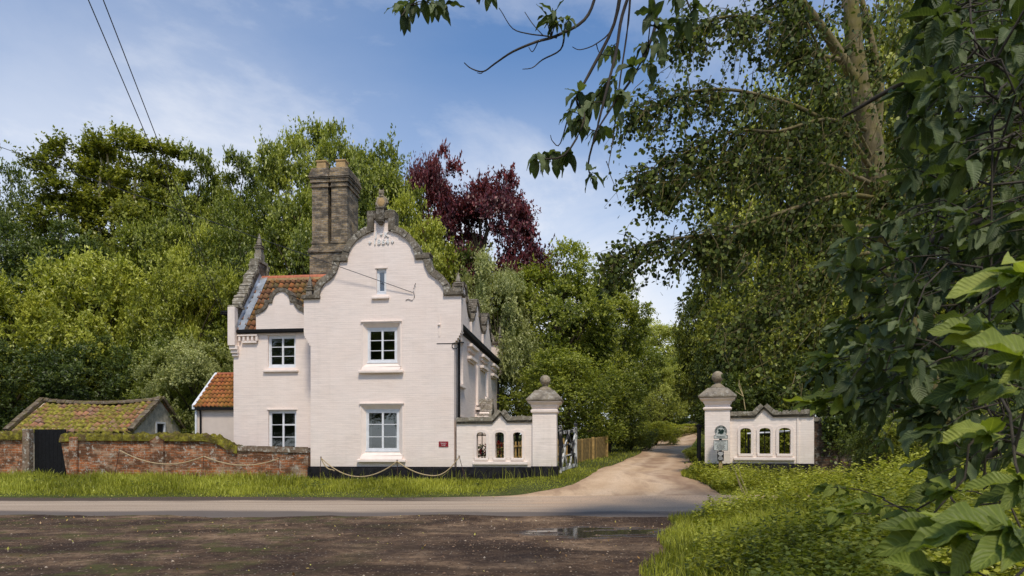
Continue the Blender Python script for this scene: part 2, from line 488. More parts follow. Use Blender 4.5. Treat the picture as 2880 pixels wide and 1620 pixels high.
M['rust'] = m_plain('rusty iron rod', (0.07, 0.035, 0.025), 0.8, 0.4, 12)
M['silver'] = m_plain('grey sign plate', (0.50, 0.52, 0.49), 0.5, 0.12, 5, 0.4)
M['green_d'] = m_plain('dark green enamel', (0.012, 0.035, 0.028), 0.4, 0.2, 6)
M['post'] = m_plain('timber post', (0.36, 0.24, 0.13), 0.85, 0.3, 9)
M['cable'] = m_plain('overhead cable', (0.03, 0.03, 0.035), 0.6, 0.2, 3)
M['dry'] = m_plain('dry stalk', (0.50, 0.40, 0.20), 0.9, 0.2, 10)
def m_gate():
    t = NT('flaking gate paint'); c = t.coord()
    col = t.ramp(t.noise(t.mapping(c, (2, 2, 0.8)), 1.5, 6, 0.65), [(0.50, (0.015, 0.015, 0.018)), (0.56, (0.62, 0.62, 0.6))])
    return t.bsdf(col, 0.6, None, 0.4)
M['gate'] = m_gate()
# ---------------------------------------------------------------- world, sun, camera
SUN_EL, SUN_AZ = 57.0, 168.0          # azimuth clockwise from +Y
def make_world():
    w = bpy.data.worlds.new('World'); scene.world = w; w.use_nodes = True
    t = w.node_tree; t.nodes.clear()
    def n(typ, **kw):
        x = t.nodes.new('ShaderNode'+typ)
        for k, v in kw.items(): setattr(x, k, v)
        return x
    L = t.links.new
    sky = n('TexSky', sky_type='NISHITA'); sky.sun_disc = False
    sky.sun_elevation = R_(SUN_EL); sky.sun_rotation = R_(SUN_AZ)
    sky.air_density = 1.25; sky.dust_density = 0.6; sky.ozone_density = 2.2
    tc = n('TexCoord'); sp = n('SeparateXYZ'); L(tc.outputs['Generated'], sp.inputs[0])
    za = n('Math', operation='ADD'); L(sp.outputs[2], za.inputs[0]); za.inputs[1].default_value = 0.12
    zm = n('Math', operation='MAXIMUM'); L(za.outputs[0], zm.inputs[0]); zm.inputs[1].default_value = 0.05
    dx = n('Math', operation='DIVIDE'); L(sp.outputs[0], dx.inputs[0]); L(zm.outputs[0], dx.inputs[1])
    dy = n('Math', operation='DIVIDE'); L(sp.outputs[1], dy.inputs[0]); L(zm.outputs[0], dy.inputs[1])
    cb = n('CombineXYZ'); L(dx.outputs[0], cb.inputs[0]); L(dy.outputs[0], cb.inputs[1])
    mp = n('Mapping'); L(cb.outputs[0], mp.inputs[0]); mp.inputs['Rotation'].default_value = (0, 0, R_(25)); mp.inputs['Scale'].default_value = (1.0, 0.8, 1); mp.inputs['Location'].default_value = (2.3, 0.9, 0)
    nz = n('TexNoise'); L(mp.outputs[0], nz.inputs['Vector']); nz.inputs['Scale'].default_value = 1.25; nz.inputs['Detail'].default_value = 9; nz.inputs['Roughness'].default_value = 0.6; nz.inputs['Distortion'].default_value = 0.35
    n2 = n('TexNoise'); L(mp.outputs[0], n2.inputs['Vector']); n2.inputs['Scale'].default_value = 0.45; n2.inputs['Detail'].default_value = 3
    ad = n('Math', operation='MULTIPLY'); L(nz.outputs['Fac'], ad.inputs[0]); L(n2.outputs['Fac'], ad.inputs[1])
    rp = n('ValToRGB'); L(ad.outputs[0], rp.inputs[0])
    e = rp.color_ramp.elements; e[0].position = 0.25; e[0].color = (0, 0, 0, 1); e[1].position = 0.43; e[1].color = (0.7, 0.7, 0.7, 1)
    # more cloud low down
    lz = n('MapRange'); L(sp.outputs[2], lz.inputs[0]); lz.inputs[1].default_value = 0.10; lz.inputs[2].default_value = 0.50; lz.inputs[3].default_value = 0.62; lz.inputs[4].default_value = 0.0
    mx = n('Math', operation='ADD', use_clamp=True); L(rp.outputs[0], mx.inputs[0]); L(lz.outputs[0], mx.inputs[1])
    # two larger cloud banks: low beyond the drive, and at the left
    tot = mx.outputs[0]
    for dv, rad, amt in (((.14, 1, .22), .17, .6), ((-.66, 1, .42), .30, .40), ((-.30, 1, .60), .22, .12), ((.02, 1, .36), .14, .12)):
        ds = n('VectorMath', operation='DISTANCE'); L(tc.outputs['Generated'], ds.inputs[0]); ds.inputs[1].default_value = Vector(dv).normalized()
        a1 = n('Math', operation='MULTIPLY_ADD'); L(nz.outputs['Fac'], a1.inputs[0]); a1.inputs[1].default_value = -.9*rad*1.6; L(ds.outputs['Value'], a1.inputs[2])
        mr = n('MapRange', interpolation_type='SMOOTHSTEP'); L(a1.outputs[0], mr.inputs[0]); mr.inputs[1].default_value = rad*.55; mr.inputs[2].default_value = -rad*.75; mr.inputs[3].default_value = 0; mr.inputs[4].default_value = amt
        ad2 = n('Math', operation='ADD', use_clamp=True); L(tot, ad2.inputs[0]); L(mr.outputs[0], ad2.inputs[1]); tot = ad2.outputs[0]
    mulb = n('Mix', data_type='RGBA', blend_type='MULTIPLY'); mulb.inputs[0].default_value = 1.0
    L(sky.outputs[0], mulb.inputs[6]); mulb.inputs[7].default_value = (0.84, 1.02, 1.22, 1)
    mix = n('Mix', data_type='RGBA'); L(tot, mix.inputs[0]); L(mulb.outputs[2], mix.inputs[6]); mix.inputs[7].default_value = (7.0, 7.2, 7.7, 1)
    bg = n('Background'); L(mix.outputs[2], bg.inputs[0]); bg.inputs[1].default_value = 0.128
    out = n('OutputWorld'); L(bg.outputs[0], out.inputs[0])
make_world()
sd = Vector((math.sin(R_(SUN_AZ))*math.cos(R_(SUN_EL)), math.cos(R_(SUN_AZ))*math.cos(R_(SUN_EL)), math.sin(R_(SUN_EL))))
sl = bpy.data.lights.new('sun', 'SUN'); sl.energy = 3.05; sl.angle = R_(9.0); sl.color = (1.0, 0.90, 0.745)
so = bpy.data.objects.new('sun', sl); COL.objects.link(so); so.rotation_euler = (-sd).to_track_quat('-Z', 'Y').to_euler()
cd = bpy.data.cameras.new('camera'); cam = bpy.data.objects.new('camera', cd); COL.objects.link(cam)
cam.location = (0, 0, CAM_Z); cam.rotation_euler = (R_(90), 0, 0)
cd.sensor_width = 36; cd.lens = 24; cd.shift_y = (PY0-810)/2880; cd.clip_end = 2000; cd.clip_start = 0.05
cd.dof.use_dof = True; cd.dof.focus_distance = 24; cd.dof.aperture_fstop = 6.3
scene.camera = cam
scene.view_settings.view_transform = 'Standard'; scene.view_settings.look = 'None'; scene.view_settings.exposure = 0; scene.view_settings.gamma = 1
scene.cycles.max_bounces = 6; scene.cycles.transparent_max_bounces = 12

# ---------------------------------------------------------------- ground: one sheet cut into zones
rg = random.Random(3)
def wig(a, b, n, amp):
    return [(a[0]+(b[0]-a[0])*i/n+rg.uniform(-amp, amp), a[1]+(b[1]-a[1])*i/n+rg.uniform(-amp, amp)) for i in range(n)]
NEAR_Y, FAR_Y = 14.9, 20.0
near_line = [(-90, NEAR_Y)]+[(x*0.4-20, NEAR_Y+0.22*math.sin(x*0.31)+.18*math.sin(x*.83+1)+rg.uniform(-.14, .14)) for x in range(0, 58)]
near_line = [p for p in near_line if p[0] < 3.4]+[(3.6, 14.75)]
near_right = [(5, 14.8), (8, 14.9), (12, 14.9), (90, 14.9)]
far_left = [(-90, FAR_Y)]+[(x*0.4-20, FAR_Y+0.12*math.sin(x*0.27)+rg.uniform(-.05, .05)) for x in range(0, 48)]
far_left = [p for p in far_left if p[0] < -1.6]
dl = [G(*p) for p in [(1310,1399),(1440,1394),(1530,1381),(1587,1370),(1627,1355),(1664,1334),(1680,1322),(1700,1314),(1726,1308),(1774,1287),(1803,1274)]]
dl[0] = (-1.5, FAR_Y)
dr = [G(*p) for p in [(1982,1391),(1995,1369),(1975,1357),(1951,1349),(1916,1336),(1935,1318),(1950,1305),(1943,1295),(1935,1274)]]
dr[0] = (6.2, FAR_Y+0.05)
dl += [(9.5, 48), (11.8, 55), (15.5, 62), (22, 72)]
dr += [(13.2, 49), (16.2, 56.5), (20, 63), (27, 72)]
def smooth_line(p, k=4):
    out = []
    for i in range(len(p)-1):
        p0, p1, p2, p3 = p[max(0, i-1)], p[i], p[i+1], p[min(len(p)-1, i+2)]
        for j in range(k):
            t = j/k
            q = [0.5*(2*p1[a]+(-p0[a]+p2[a])*t+(2*p0[a]-5*p1[a]+4*p2[a]-p3[a])*t*t+(-p0[a]+3*p1[a]-3*p2[a]+p3[a])*t**3) for a in (0, 1)]
            out.append((q[0]+rg.uniform(-.05, .05)*(1 if 0 < j else 0), q[1]))
    out.append(p[-1]); return out
dl = smooth_line(dl); dr = smooth_line(dr)
DRIVE = dl+list(reversed(dr))
far_right = [(90, FAR_Y)]
ROAD = near_line+near_right+far_right+list(reversed(dr[:1]))+[]+list(reversed(dl[:1]))+list(reversed(far_left))
fore_edge = [(edge(y)+0.10*math.sin(y*2.1)+rg.uniform(-.06, .06), y) for y in np.arange(14.2, -6.1, -0.4)]
FORE = near_line+fore_edge+[(-60, -6)]

def inside(poly, x, y):
    c = False; j = len(poly)-1
    for i in range(len(poly)):
        xi, yi = poly[i]; xj, yj = poly[j]
        if (yi > y) != (yj > y) and x < (xj-xi)*(y-yi)/(yj-yi)+xi: c = not c
        j = i
    return c

def build_ground():
    pts, edges, index = [], [], {}
    def pid(p):
        k = (round(p[0], 3), round(p[1], 3))
        if k not in index:
            index[k] = len(pts); pts.append(Vector(k))
        return index[k]
    for poly in (DRIVE, ROAD, FORE):
        ids = [pid(p) for p in poly]
        for a, b in zip(ids, ids[1:]+ids[:1]):
            if a != b: edges.append((a, b))
    for i in range(-40, 44):
        for j in range(-8, 95):
            x, y = i*0.75+0.13*math.sin(j*7.3), j*0.75+0.13*math.sin(i*5.1)
            pts.append(Vector((x, y)))
    for i in range(-24, 25):
        for j in range(-6, 30):
            x, y = i*20.0, j*20.0
            if not (-30.5 < x < 33 and -7 < y < 71): pts.append(Vector((x+0.37, y+0.41)))
    v, e, f, *_ = delaunay_2d_cdt(pts, edges, [], 0, 1e-4)
    V = [(p.x, p.y, T(p.x, p.y)) for p in v]
    zones = {'drive': [], 'road': [], 'forecourt': [], 'ground': []}
    for t in f:
        cx = sum(V[i][0] for i in t)/3; cy = sum(V[i][1] for i in t)/3
        z = 'drive' if inside(DRIVE, cx, cy) else 'road' if inside(ROAD, cx, cy) else 'forecourt' if inside(FORE, cx, cy) else 'ground'
        zones[z].append(t)
    return V, zones
GV, GZ = build_ground()

def m_forecourt():
    t = NT('muddy forecourt'); c = t.coord()
    f1 = t.noise(c, 0.55, 6, 0.62); f2 = t.noise(t.mapping(c, (0.8, 1.4, 1)), 1.1, 7, 0.7); f3 = t.noise(c, 7, 9, 0.82)
    col = t.ramp(f1, [(0.40, (0.062, 0.040, 0.028)), (0.50, (0.150, 0.096, 0.060)), (0.62, (0.31, 0.205, 0.125))])
    col = t.mix(t.ramp(f2, [(0.42, 0.6), (0.55, 0.0)]), col, (0.055, 0.039, 0.033))
    col = t.mix(t.ramp(f3, [(0.40, 0.8), (0.53, 0.0)]), col, (0.036, 0.023, 0.018))
    col = t.mix(t.ramp(t.noise(t.mapping(c, loc=(2, 6, 0)), 9, 9, 0.82), [(0.55, 0.0), (0.66, 0.6)]), col, (0.38, 0.27, 0.18))
    # tyre sweeps
    xy = t.sep(c); ddx = t.math('ADD', xy[0], 3.0); ddy = t.math('ADD', xy[1], 7.0)
    rr0 = t.math('SQRT', t.math('ADD', t.math('MULTIPLY', ddx, ddx), t.math('MULTIPLY', ddy, ddy)))
    rr0 = t.math('ADD', rr0, t.math('MULTIPLY', t.math('SUBTRACT', f1, 0.5), 1.2))
    for r0 in (15.6, 17.3, 19.4):
        bd = t.math('ABSOLUTE', t.math('SUBTRACT', rr0, r0))
        tk = t.math('MULTIPLY', t.ramp(bd, [(0.10, 1.0), (0.30, 0.0)]), t.ramp(f2, [(0.36, 0.0), (0.52, 0.7)]))
        col = t.mix(tk, col, (0.045, 0.031, 0.023))
    # gravel
    vc = t.n('TexVoronoi'); t.l(c, vc.inputs['Vector']); vc.inputs['Scale'].default_value = 22
    peb = t.ramp(vc.outputs['Distance'], [(0.20, 1.0), (0.34, 0.0)])
    wn = t.sep(vc.outputs['Color'])
    pick = t.math('MULTIPLY', peb, t.ramp(wn[0], [(0.72, 0.0), (0.82, 1.0)]))
    col = t.mix(t.math('MULTIPLY', pick, 0.75), col, t.ramp(wn[1], [(0.0, (0.26, 0.18, 0.12)), (0.6, (0.42, 0.32, 0.22)), (1.0, (0.6, 0.53, 0.42))]))
    x = t.sep(c)
    # thin moss on the left
    mo = t.math('MULTIPLY', t.ramp(t.noise(t.mapping(c, loc=(4, 2, 0)), 1.3, 6, 0.7), [(0.5, 0.0), (0.62, 0.8)]), t.ramp(t.math('DIVIDE', x[0], -8.0), [(0.15, 0.0), (0.55, 1.0)]))
    col = t.mix(mo, col, (0.085, 0.085, 0.03))
    # wet hollow near the mouth of the drive
    dx = t.math('MULTIPLY', t.math('SUBTRACT', x[0], 1.5), 0.38); dy = t.math('MULTIPLY', t.math('SUBTRACT', x[1], 12.1), 0.62)
    r = t.math('ADD', t.math('MULTIPLY', dx, dx), t.math('MULTIPLY', dy, dy))
    wet = t.math('SUBTRACT', t.math('SUBTRACT', 1.0, r), t.math('MULTIPLY', t.noise(t.mapping(c, (0.7, 1.6, 1)), 1.7, 5, 0.6), 1.15))
    wet = t.ramp(wet, [(0.14, 0.0), (0.30, 1.0)])
    col = t.mix(t.math('MULTIPLY', wet, 0.8), col, (0.04, 0.035, 0.034))
    rough = t.math('SUBTRACT', 0.92, t.math('MULTIPLY', wet, 0.86))
    hh = t.math('ADD', t.math('MULTIPLY', f3, 0.5), t.math('ADD', t.math('MULTIPLY', peb, 0.35), f2))
    hw = t.math('MULTIPLY', hh, t.math('SUBTRACT', 1.0, t.math('MULTIPLY', wet, 0.985)))
    m_ = t.bsdf(col, rough, t.bump(hw, 0.8, 0.04), 0.5)
    bs = [x_ for x_ in t.t.nodes if x_.type == 'BSDF_PRINCIPLED'][0]
    t.l(t.math('ADD', t.math('MULTIPLY', wet, 0.5), 0.05), bs.inputs['Specular IOR Level'])
    return m_
def m_road():
    t = NT('worn tarmac lane'); c = t.coord(); x = t.sep(c)
    st = t.noise(t.mapping(c, (0.12, 2.4, 1)), 1.0, 6, 0.6); fi = t.noise(c, 30, 5, 0.7); pa = t.noise(t.mapping(c, (0.4, 1.3, 1)), 0.9, 5)
    col = t.ramp(st, [(0.35, (0.40, 0.30, 0.215)), (0.6, (0.56, 0.44, 0.325))])
    # darker strip along the near wheel track
    nz = t.math('ADD', x[1], t.math('MULTIPLY', t.math('SUBTRACT', pa, 0.5), 1.6))
    dk = t.ramp(t.math('SUBTRACT', nz, 14.6), [(0.0, 0.2), (0.3, 0.75), (0.75, 0.65), (1.0, 0.0)])
    wide = t.math('DIVIDE', t.math('SUBTRACT', nz, 14.8), 2.0)
    dk = t.ramp(wide, [(0.0, 0.85), (0.45, 0.9), (0.80, 0.0)])
    col = t.mix(dk, col, (0.12, 0.105, 0.098))
    # grit washed from the drive
    g = t.ramp(t.math('ADD', t.math('MULTIPLY', x[0], 0.11), t.math('SUBTRACT', pa, 0.45)), [(0.0, 0.0), (0.3, 0.95)])
    gy = t.ramp(t.math('DIVIDE', t.math('SUBTRACT', nz, 15.6), 3.0), [(0.0, 0.0), (0.8, 1.0)])
    col = t.mix(t.math('MULTIPLY', g, gy), col, (0.66, 0.46, 0.30))
    # earth along the verge
    ey = t.ramp(t.math('DIVIDE', t.math('SUBTRACT', nz, 18.3), 1.6), [(0.35, 0.0), (0.6, 0.92)])
    ex = t.ramp(t.math('ADD', t.math('MULTIPLY', x[0], 0.25), 0.8), [(0.0, 1.0), (0.8, 0.0)])
    col = t.mix(t.math('MULTIPLY', ey, ex), col, (0.05, 0.037, 0.028))
    col = t.mix(t.ramp(fi, [(0.38, 0.5), (0.6, 0.0)]), col, (0.13, 0.10, 0.08))
    return t.bsdf(col, 0.92, t.bump(fi, 0.5, 0.02), 0.08)
def m_drive():
    t = NT('sandy gravel drive'); c = t.coord()
    f1 = t.noise(c, 0.5, 6, 0.6); fi = t.noise(c, 34, 5, 0.75); st = t.noise(t.mapping(c, (1.6, 0.25, 1), rot=(0, 0, R_(-14))), 1.2, 5, 0.6)
    col = t.ramp(f1, [(0.3, (0.50, 0.34, 0.205)), (0.55, (0.68, 0.49, 0.315)), (0.75, (0.76, 0.58, 0.40))])
    col = t.mix(t.ramp(st, [(0.52, 0.0), (0.7, 0.65)]), col, (0.27, 0.17, 0.11))
    x = t.sep(c)
    rr = t.math('SUBTRACT', t.math('ADD', x[0], t.math('MULTIPLY', t.math('SUBTRACT', f1, 0.5), 5.0)), t.math('ADD', t.math('MULTIPLY', t.math('SUBTRACT', x[1], 20.0), 0.10), 4.4))
    col = t.mix(t.ramp(rr, [(0.0, 0.0), (0.5, 0.75), (1.0, 0.35)]), col, (0.24, 0.145, 0.095))
    ac = t.n('Attribute', attribute_name='across').outputs['Fac']
    ac = t.math('ADD', ac, t.math('MULTIPLY', t.math('SUBTRACT', f1, 0.5), 0.10))
    rut = t.ramp(ac, [(0.22, 0.0), (0.31, 1.0), (0.40, 0.0), (0.58, 0.0), (0.67, 1.0), (0.77, 0.0)])
    mid_ = t.ramp(ac, [(0.03, 0.75), (0.16, 0.0), (0.42, 0.0), (0.49, 0.5), (0.56, 0.0), (0.84, 0.0), (0.97, 0.8)])
    col = t.mix(t.math('MULTIPLY', rut, 0.35), col, (0.80, 0.62, 0.44))
    col = t.mix(t.math('MULTIPLY', mid_, t.ramp(t.noise(c, 2.6, 7, 0.75), [(0.35, 0.2), (0.6, 1.0)])), col, (0.30, 0.185, 0.11))
    gr_ = t.ramp(t.noise(c, 5.5, 8, 0.8), [(0.55, 0.0), (0.66, 0.55)])
    col = t.mix(gr_, col, (0.34, 0.22, 0.14))
    col = t.mix(t.ramp(fi, [(0.35, 0.55), (0.58, 0.0)]), col, (0.36, 0.24, 0.155))
    return t.bsdf(col, 0.97, t.bump(fi, 0.6, 0.02), 0.05)
def m_ground():
    t = NT('rough grass ground'); c = t.coord()
    f = t.noise(c, 1.1, 6, 0.62); g = t.noise(c, 12, 6, 0.7)
    col = t.ramp(f, [(0.3, (0.06, 0.075, 0.018)), (0.55, (0.12, 0.15, 0.03)), (0.75, (0.2, 0.21, 0.055))])
    col = t.mix(t.ramp(g, [(0.4, 0.8), (0.65, 0.0)]), col, (0.035, 0.03, 0.014))
    return t.bsdf(col, 0.95, t.bump(g, 0.8, 0.05), 0.1)
for zn, mt, lb in (('ground', m_ground(), 'rough grassy ground'), ('road', m_road(), 'narrow worn tarmac lane'), ('forecourt', m_forecourt(), 'muddy gravel forecourt beside the lane'), ('drive', m_drive(), 'sandy gravel drive')):
    used = sorted({i for t in GZ[zn] for i in t}); mp = {a: b for b, a in enumerate(used)}
    m = MB(); m.v = [GV[i] for i in used]; m.f = [tuple(mp[i] for i in t) for t in GZ[zn]]
    o = m.build(zn, mt, None, True); o['kind'] = 'structure'
    if zn == 'drive':
        def near(line, x, y): return min(math.hypot(x-p[0], y-p[1]) for p in line)
        at_ = o.data.attributes.new('across', 'FLOAT', 'POINT')
        for i_, vv in enumerate(m.v):
            a_, b_ = near(dl, vv[0], vv[1]), near(dr, vv[0], vv[1]); at_.data[i_].value = a_/(a_+b_+1e-6)

# ---------------------------------------------------------------- helpers for the lodge
def text_mesh(body, size, depth=0.006, align='CENTER', bold=0.0):
    cu = bpy.data.curves.new('txt', 'FONT'); cu.body = body; cu.size = size; cu.extrude = depth; cu.offset = bold; cu.align_x = align; cu.align_y = 'CENTER'
    cu.resolution_u = 3
    ob = bpy.data.objects.new('txt', cu); COL.objects.link(ob)
    bpy.context.view_layer.update()
    me = bpy.data.meshes.new_from_object(ob.evaluated_get(bpy.context.evaluated_depsgraph_get()))
    vs = [tuple(v.co) for v in me.vertices]; fs = [tuple(p.vertices) for p in me.polygons]
    bpy.data.objects.remove(ob); bpy.data.curves.remove(cu); bpy.data.meshes.remove(me)
    return vs, fs
def put_text(mb, body, size, u, v, z, depth=0.006, bold=0.0, rot=0.0):
    vs, fs = text_mesh(body, size, depth, bold=bold)
    c, s = math.cos(rot), math.sin(rot)
    mb.add([(u+x*c-y*s, v-zz, z+x*s+y*c) for x, y, zz in vs], fs)

def window(par, uc, z0, z1, w, v=0.0, depth=0.12, style='splay', rows=3, cols=2, curtain=False, axis='v', sgn=1, transom=False, wt=0.30):
    """casement window: uc along the wall, facing -v (axis v) or facing +u (axis u)"""
    def bx(m, a0, a1, d0, d1, b0, b1):
        # a along wall, d depth into the wall from its face
        if axis == 'v': m.box(a0, a1, v+d0, v+d1, b0, b1)
        else: m.box(v-sgn*d0, v-sgn*d1, a0, a1, b0, b1)
    def quad(m, pts):
        m.add([(a, v+d, b) if axis == 'v' else (v-sgn*d, a, b) for a, d, b in pts], [tuple(range(len(pts)))])
    a0, a1 = uc-w/2, uc+w/2
    ow = 0.14 if style == 'splay' else 0.0
    fr = MB(); f = 0.06
    bx(fr, a0, a0+f, depth, depth+.07, z0, z1); bx(fr, a1-f, a1, depth, depth+.07, z0, z1)
    bx(fr, a0+f, a1-f, depth, depth+.07, z1-f, z1); bx(fr, a0+f, a1-f, depth, depth+.07, z0, z0+f)
    bx(fr, a0-.03, a1+.03, depth-.03, depth-.002, z0-.035, z0+.02)
    bx(fr, a0-.015, a1+.015, depth-.02, depth-.002, z1-.01, z1+.03)
    cw = (w-2*f)/cols
    for k in range(cols):
        c0, c1 = a0+f+k*cw, a0+f+(k+1)*cw
        s = 0.035
        d0, d1 = depth+.012, depth+.058
        bx(fr, c0+.004, c0+s, d0, d1, z0+f+.003, z1-f-.003); bx(fr, c1-s, c1-.004, d0, d1, z0+f+.003, z1-f-.003)
        bx(fr, c0+s, c1-s, d0, d1, z0+f+.003, z0+f+s+.01); bx(fr, c0+s, c1-s, d0, d1, z1-f-s, z1-f-.003)
        zr = (z1-z0-2*f)
        for r in range(1, rows):
            zz = z0+f+zr*r/rows
            hh = 0.03 if (transom and k == cols-1 and r == rows-1) else 0.013
            bx(fr, c0+s, c1-s, d0+.004, d1-.004, zz-hh, zz+hh)
    if cols == 2: bx(fr, uc-.018, uc+.018, depth+.002, depth+.066, z0+f, z1-f)
    fo = fr.build('window', M['white'], par)
    pn = MB(); quad(pn, [(a0+f, depth+.04, z0+f), (a1-f, depth+.04, z0+f), (a1-f, depth+.04, z1-f), (a0+f, depth+.04, z1-f)])
    pn.build('pane', M['glass'], fo)
    if curtain:
        for side_ in (-1, 1):
            cu = MB()
            e = a0+f+.02 if side_ < 0 else a1-f-.02
            N = 7
            pts = [(e-side_*i*0.016, depth+.13+(0.015 if i % 2 else -.015)) for i in range(N)]
            for i in range(N-1):
                quad(cu, [(pts[i][0], pts[i][1], z0), (pts[i+1][0], pts[i+1][1], z0), (pts[i+1][0], pts[i+1][1], z1), (pts[i][0], pts[i][1], z1)])
            cu.build('curtain', M['curtain'], fo)
    su = MB()
    if style == 'splay':
        A0, A1, Z0, Z1 = a0-ow, a1+ow, z0-.16, z1+.17
        d = depth
        quad(su, [(A0, 0.004, Z0), (a0, d, z0-.035), (a0, d, z1+.03), (A0, 0.004, Z1)])
        quad(su, [(A1, 0.004, Z0), (A1, 0.004, Z1), (a1, d, z1+.03), (a1, d, z0-.035)])
        quad(su, [(A0, 0.004, Z1), (a0, d, z1+.03), (a1, d, z1+.03), (A1, 0.004, Z1)])
        quad(su, [(A0, 0.004, Z0), (A1, 0.004, Z0), (a1, d, z0-.035), (a0, d, z0-.035)])
        # raised roll round the opening and hood mould
        bx(su, A0-.05, A0-.002, -.018, .02, Z0, Z1); bx(su, A1+.002, A1+.05, -.018, .02, Z0, Z1)
        bx(su, A0-.06, A1+.06, -.03, .02, Z1+.002, Z1+.05)
        bx(su, A0-.075, A1+.075, -.07, .02, Z1+.053, Z1+.085)
        su.build('window_surround', M['trim'], par)
        si = MB()
        s0, s1 = A0-.02, A1+.02
        if axis == 'v': si.prism([(v-.02, Z0-.003), (v-.11, Z0-.15), (v+.02, Z0-.15), (v+.02, Z0-.003)], s0, s1, 'u')
        bx(si, A0-.14, A1+.14, -.15, .02, Z0-.25, Z0-.153)
        si.build('window_sill', M['trim'], par, bevel=0.02)
        return (A0, A1, Z0, Z1)
    else:
        bx(su, a0-.05, a1+.05, -.03, .0, z1+.035, z1+.085)
        su.build('window_surround', M['trim'], par)
        si = MB(); bx(si, a0-.17, a1+.12, -.10, .02, z0-.21, z0-.12)
        si.build('window_sill', M['trim'], par, bevel=0.02)
        return (a0-.004, a1+.004, z0-.035, z1+.032)

def rect(A): return [(A[0], A[2]), (A[1], A[2]), (A[1], A[3]), (A[0], A[3])]

def pantiles(name, mat, par, o, ax, up, W, S, tw, cl, amp=0.035, droop=0.0, sagf=None):
    """roof slope: o = eaves corner, ax unit vector along the eaves, up unit vector up the slope"""
    o, ax, up = Vector(o), Vector(ax), Vector(up); nr = ax.cross(up).normalized()
    if nr.z < 0: nr = -nr
    nt = max(1, round(W/tw)); tw = W/nt; nc = max(1, round(S/cl)); cl = S/nc
    K = 8
    V, F, UV = [], [], []
    rgx = random.Random(hash(name) % 1000)
    rows = []
    for c in range(nc):
        for e in (0, 1):
            row = []
            jit = [rgx.uniform(-.008, .008) for _ in range(nt)]
            for i in range(nt*K+1):
                a = i/K
                q = a-math.floor(a)
                h = amp*(math.sin(2*PI*q)*0.75+0.25*math.sin(4*PI*q+0.6))
                s = (c+e)*cl + (-0.04 if e == 0 else 0.0)
                hh = h+(0.035 if e == 0 else 0.0)+0.012+jit[min(nt-1, int(a))]
                p = o+ax*(a*tw)+up*s+nr*hh
                if sagf: p.z += sagf(a*tw, s)
                row.append(len(V)); V.append(p)
            rows.append(row)
    for c in range(nc):
        r0, r1 = rows[2*c], rows[2*c+1]
        for i in range(nt*K):
            F.append((r0[i], r0[i+1], r1[i+1], r1[i])); UV += [((i+k)/K+(-.001 if k else .001), c+vv) for k, vv in ((0, .05), (1, .05), (1, .95), (0, .95))]
        # butt ends of the course
        n0 = len(V)
        for i in range(nt*K+1): V.append(V[r0[i]]-nr*0.045)
        for i in range(nt*K):
            F.append((n0+i, n0+i+1, r0[i+1], r0[i])); UV += [((i+.5)/K, c+.02)]*4
    o_ = ORG[root_of(par).name]
    me = np_mesh(name, [tuple(p-o_) for p in V], 4, mat, None, UV, True, F)
    return link_mesh(name, me, par)

def finial(par, u, v, z, h, k=1.0):
    m = MB(); w = 0.12*k
    m.lathe([(w*.95, z), (w*.9, z+h*.26), (w*1.25, z+h*.28), (w*1.25, z+h*.31), (w*.6, z+h*.35), (w*.95, z+h*.40), (w*1.05, z+h*.43), (w*.5, z+h*.47), (w*.66, z+h*.53), (0.010, z+h)], (u, v), 4, True)
    return m.build('finial', M['stone_cap'], par, bevel=0.008)

def ell(cx, cz, rx, rz, a0, a1, n):
    return [(cx+rx*math.cos(a0+(a1-a0)*i/n), cz+rz*math.sin(a0+(a1-a0)*i/n)) for i in range(n+1)]
def spline(p, k=5):
    out = []
    for i in range(len(p)-1):
        p0, p1, p2, p3 = p[max(0, i-1)], p[i], p[i+1], p[min(len(p)-1, i+2)]
        for j in range(k):
            t = j/k
            out.append(tuple(0.5*(2*p1[a]+(-p0[a]+p2[a])*t+(2*p0[a]-5*p1[a]+4*p2[a]-p3[a])*t*t+(-p0[a]+3*p1[a]-3*p2[a]+p3[a])*t**3) for a in (0, 1)))
    out.append(p[-1]); return out
# ---------------------------------------------------------------- the lodge
H = thing('lodge_house', 'pale pink painted brick lodge with shaped gable, paired chimney stacks and white casements', 'house', 0, 0, 0.2, HF)
GB = 0.0                      # foot of the walls, below the grass
OG = spline([(2.326, 6.945), (2.30, 7.18), (2.235, 7.36), (2.10, 7.52), (1.93, 7.63), (1.80, 7.735), (1.69, 7.90), (1.60, 8.10), (1.567, 8.28)], 4)
ARC = ell(0, 8.28, 1.263, 1.085, 0, math.acos(0.27/1.263), 16)
def gable_half(k=1.0):
    return [(2.94, 6.945)]+OG+[(1.263, 8.28)]+ARC[1:]+[(0.27, 9.775)]
half = gable_half()
corb = [(2.68, 5.24)]
for i in range(6):
    z = 5.24+i*0.09; w = 2.68+0.26*math.sin((i+1)/6*PI/2)**1.2
    corb += [(w, z), (w, z+0.09)]
right = [(2.68, GB)]+corb+half
outline = right+[(-u, z) for u, z in reversed(right)]
hz = []
wU = window(H, 0.0, 4.60, 5.83, 1.10)
wG = window(H, 0.01, 1.37, 2.85, 1.235, curtain=True)
hz += [rect(wU), rect(wG)]
wA = window(H, 0.0, 7.09, 7.96, 0.36, rows=1, cols=1, style='plain', depth=0.07)
hz += [rect(wA)]
MB().prism(outline, 0.0, 0.36, 'v', hz).build('wall', M['paint'], H)
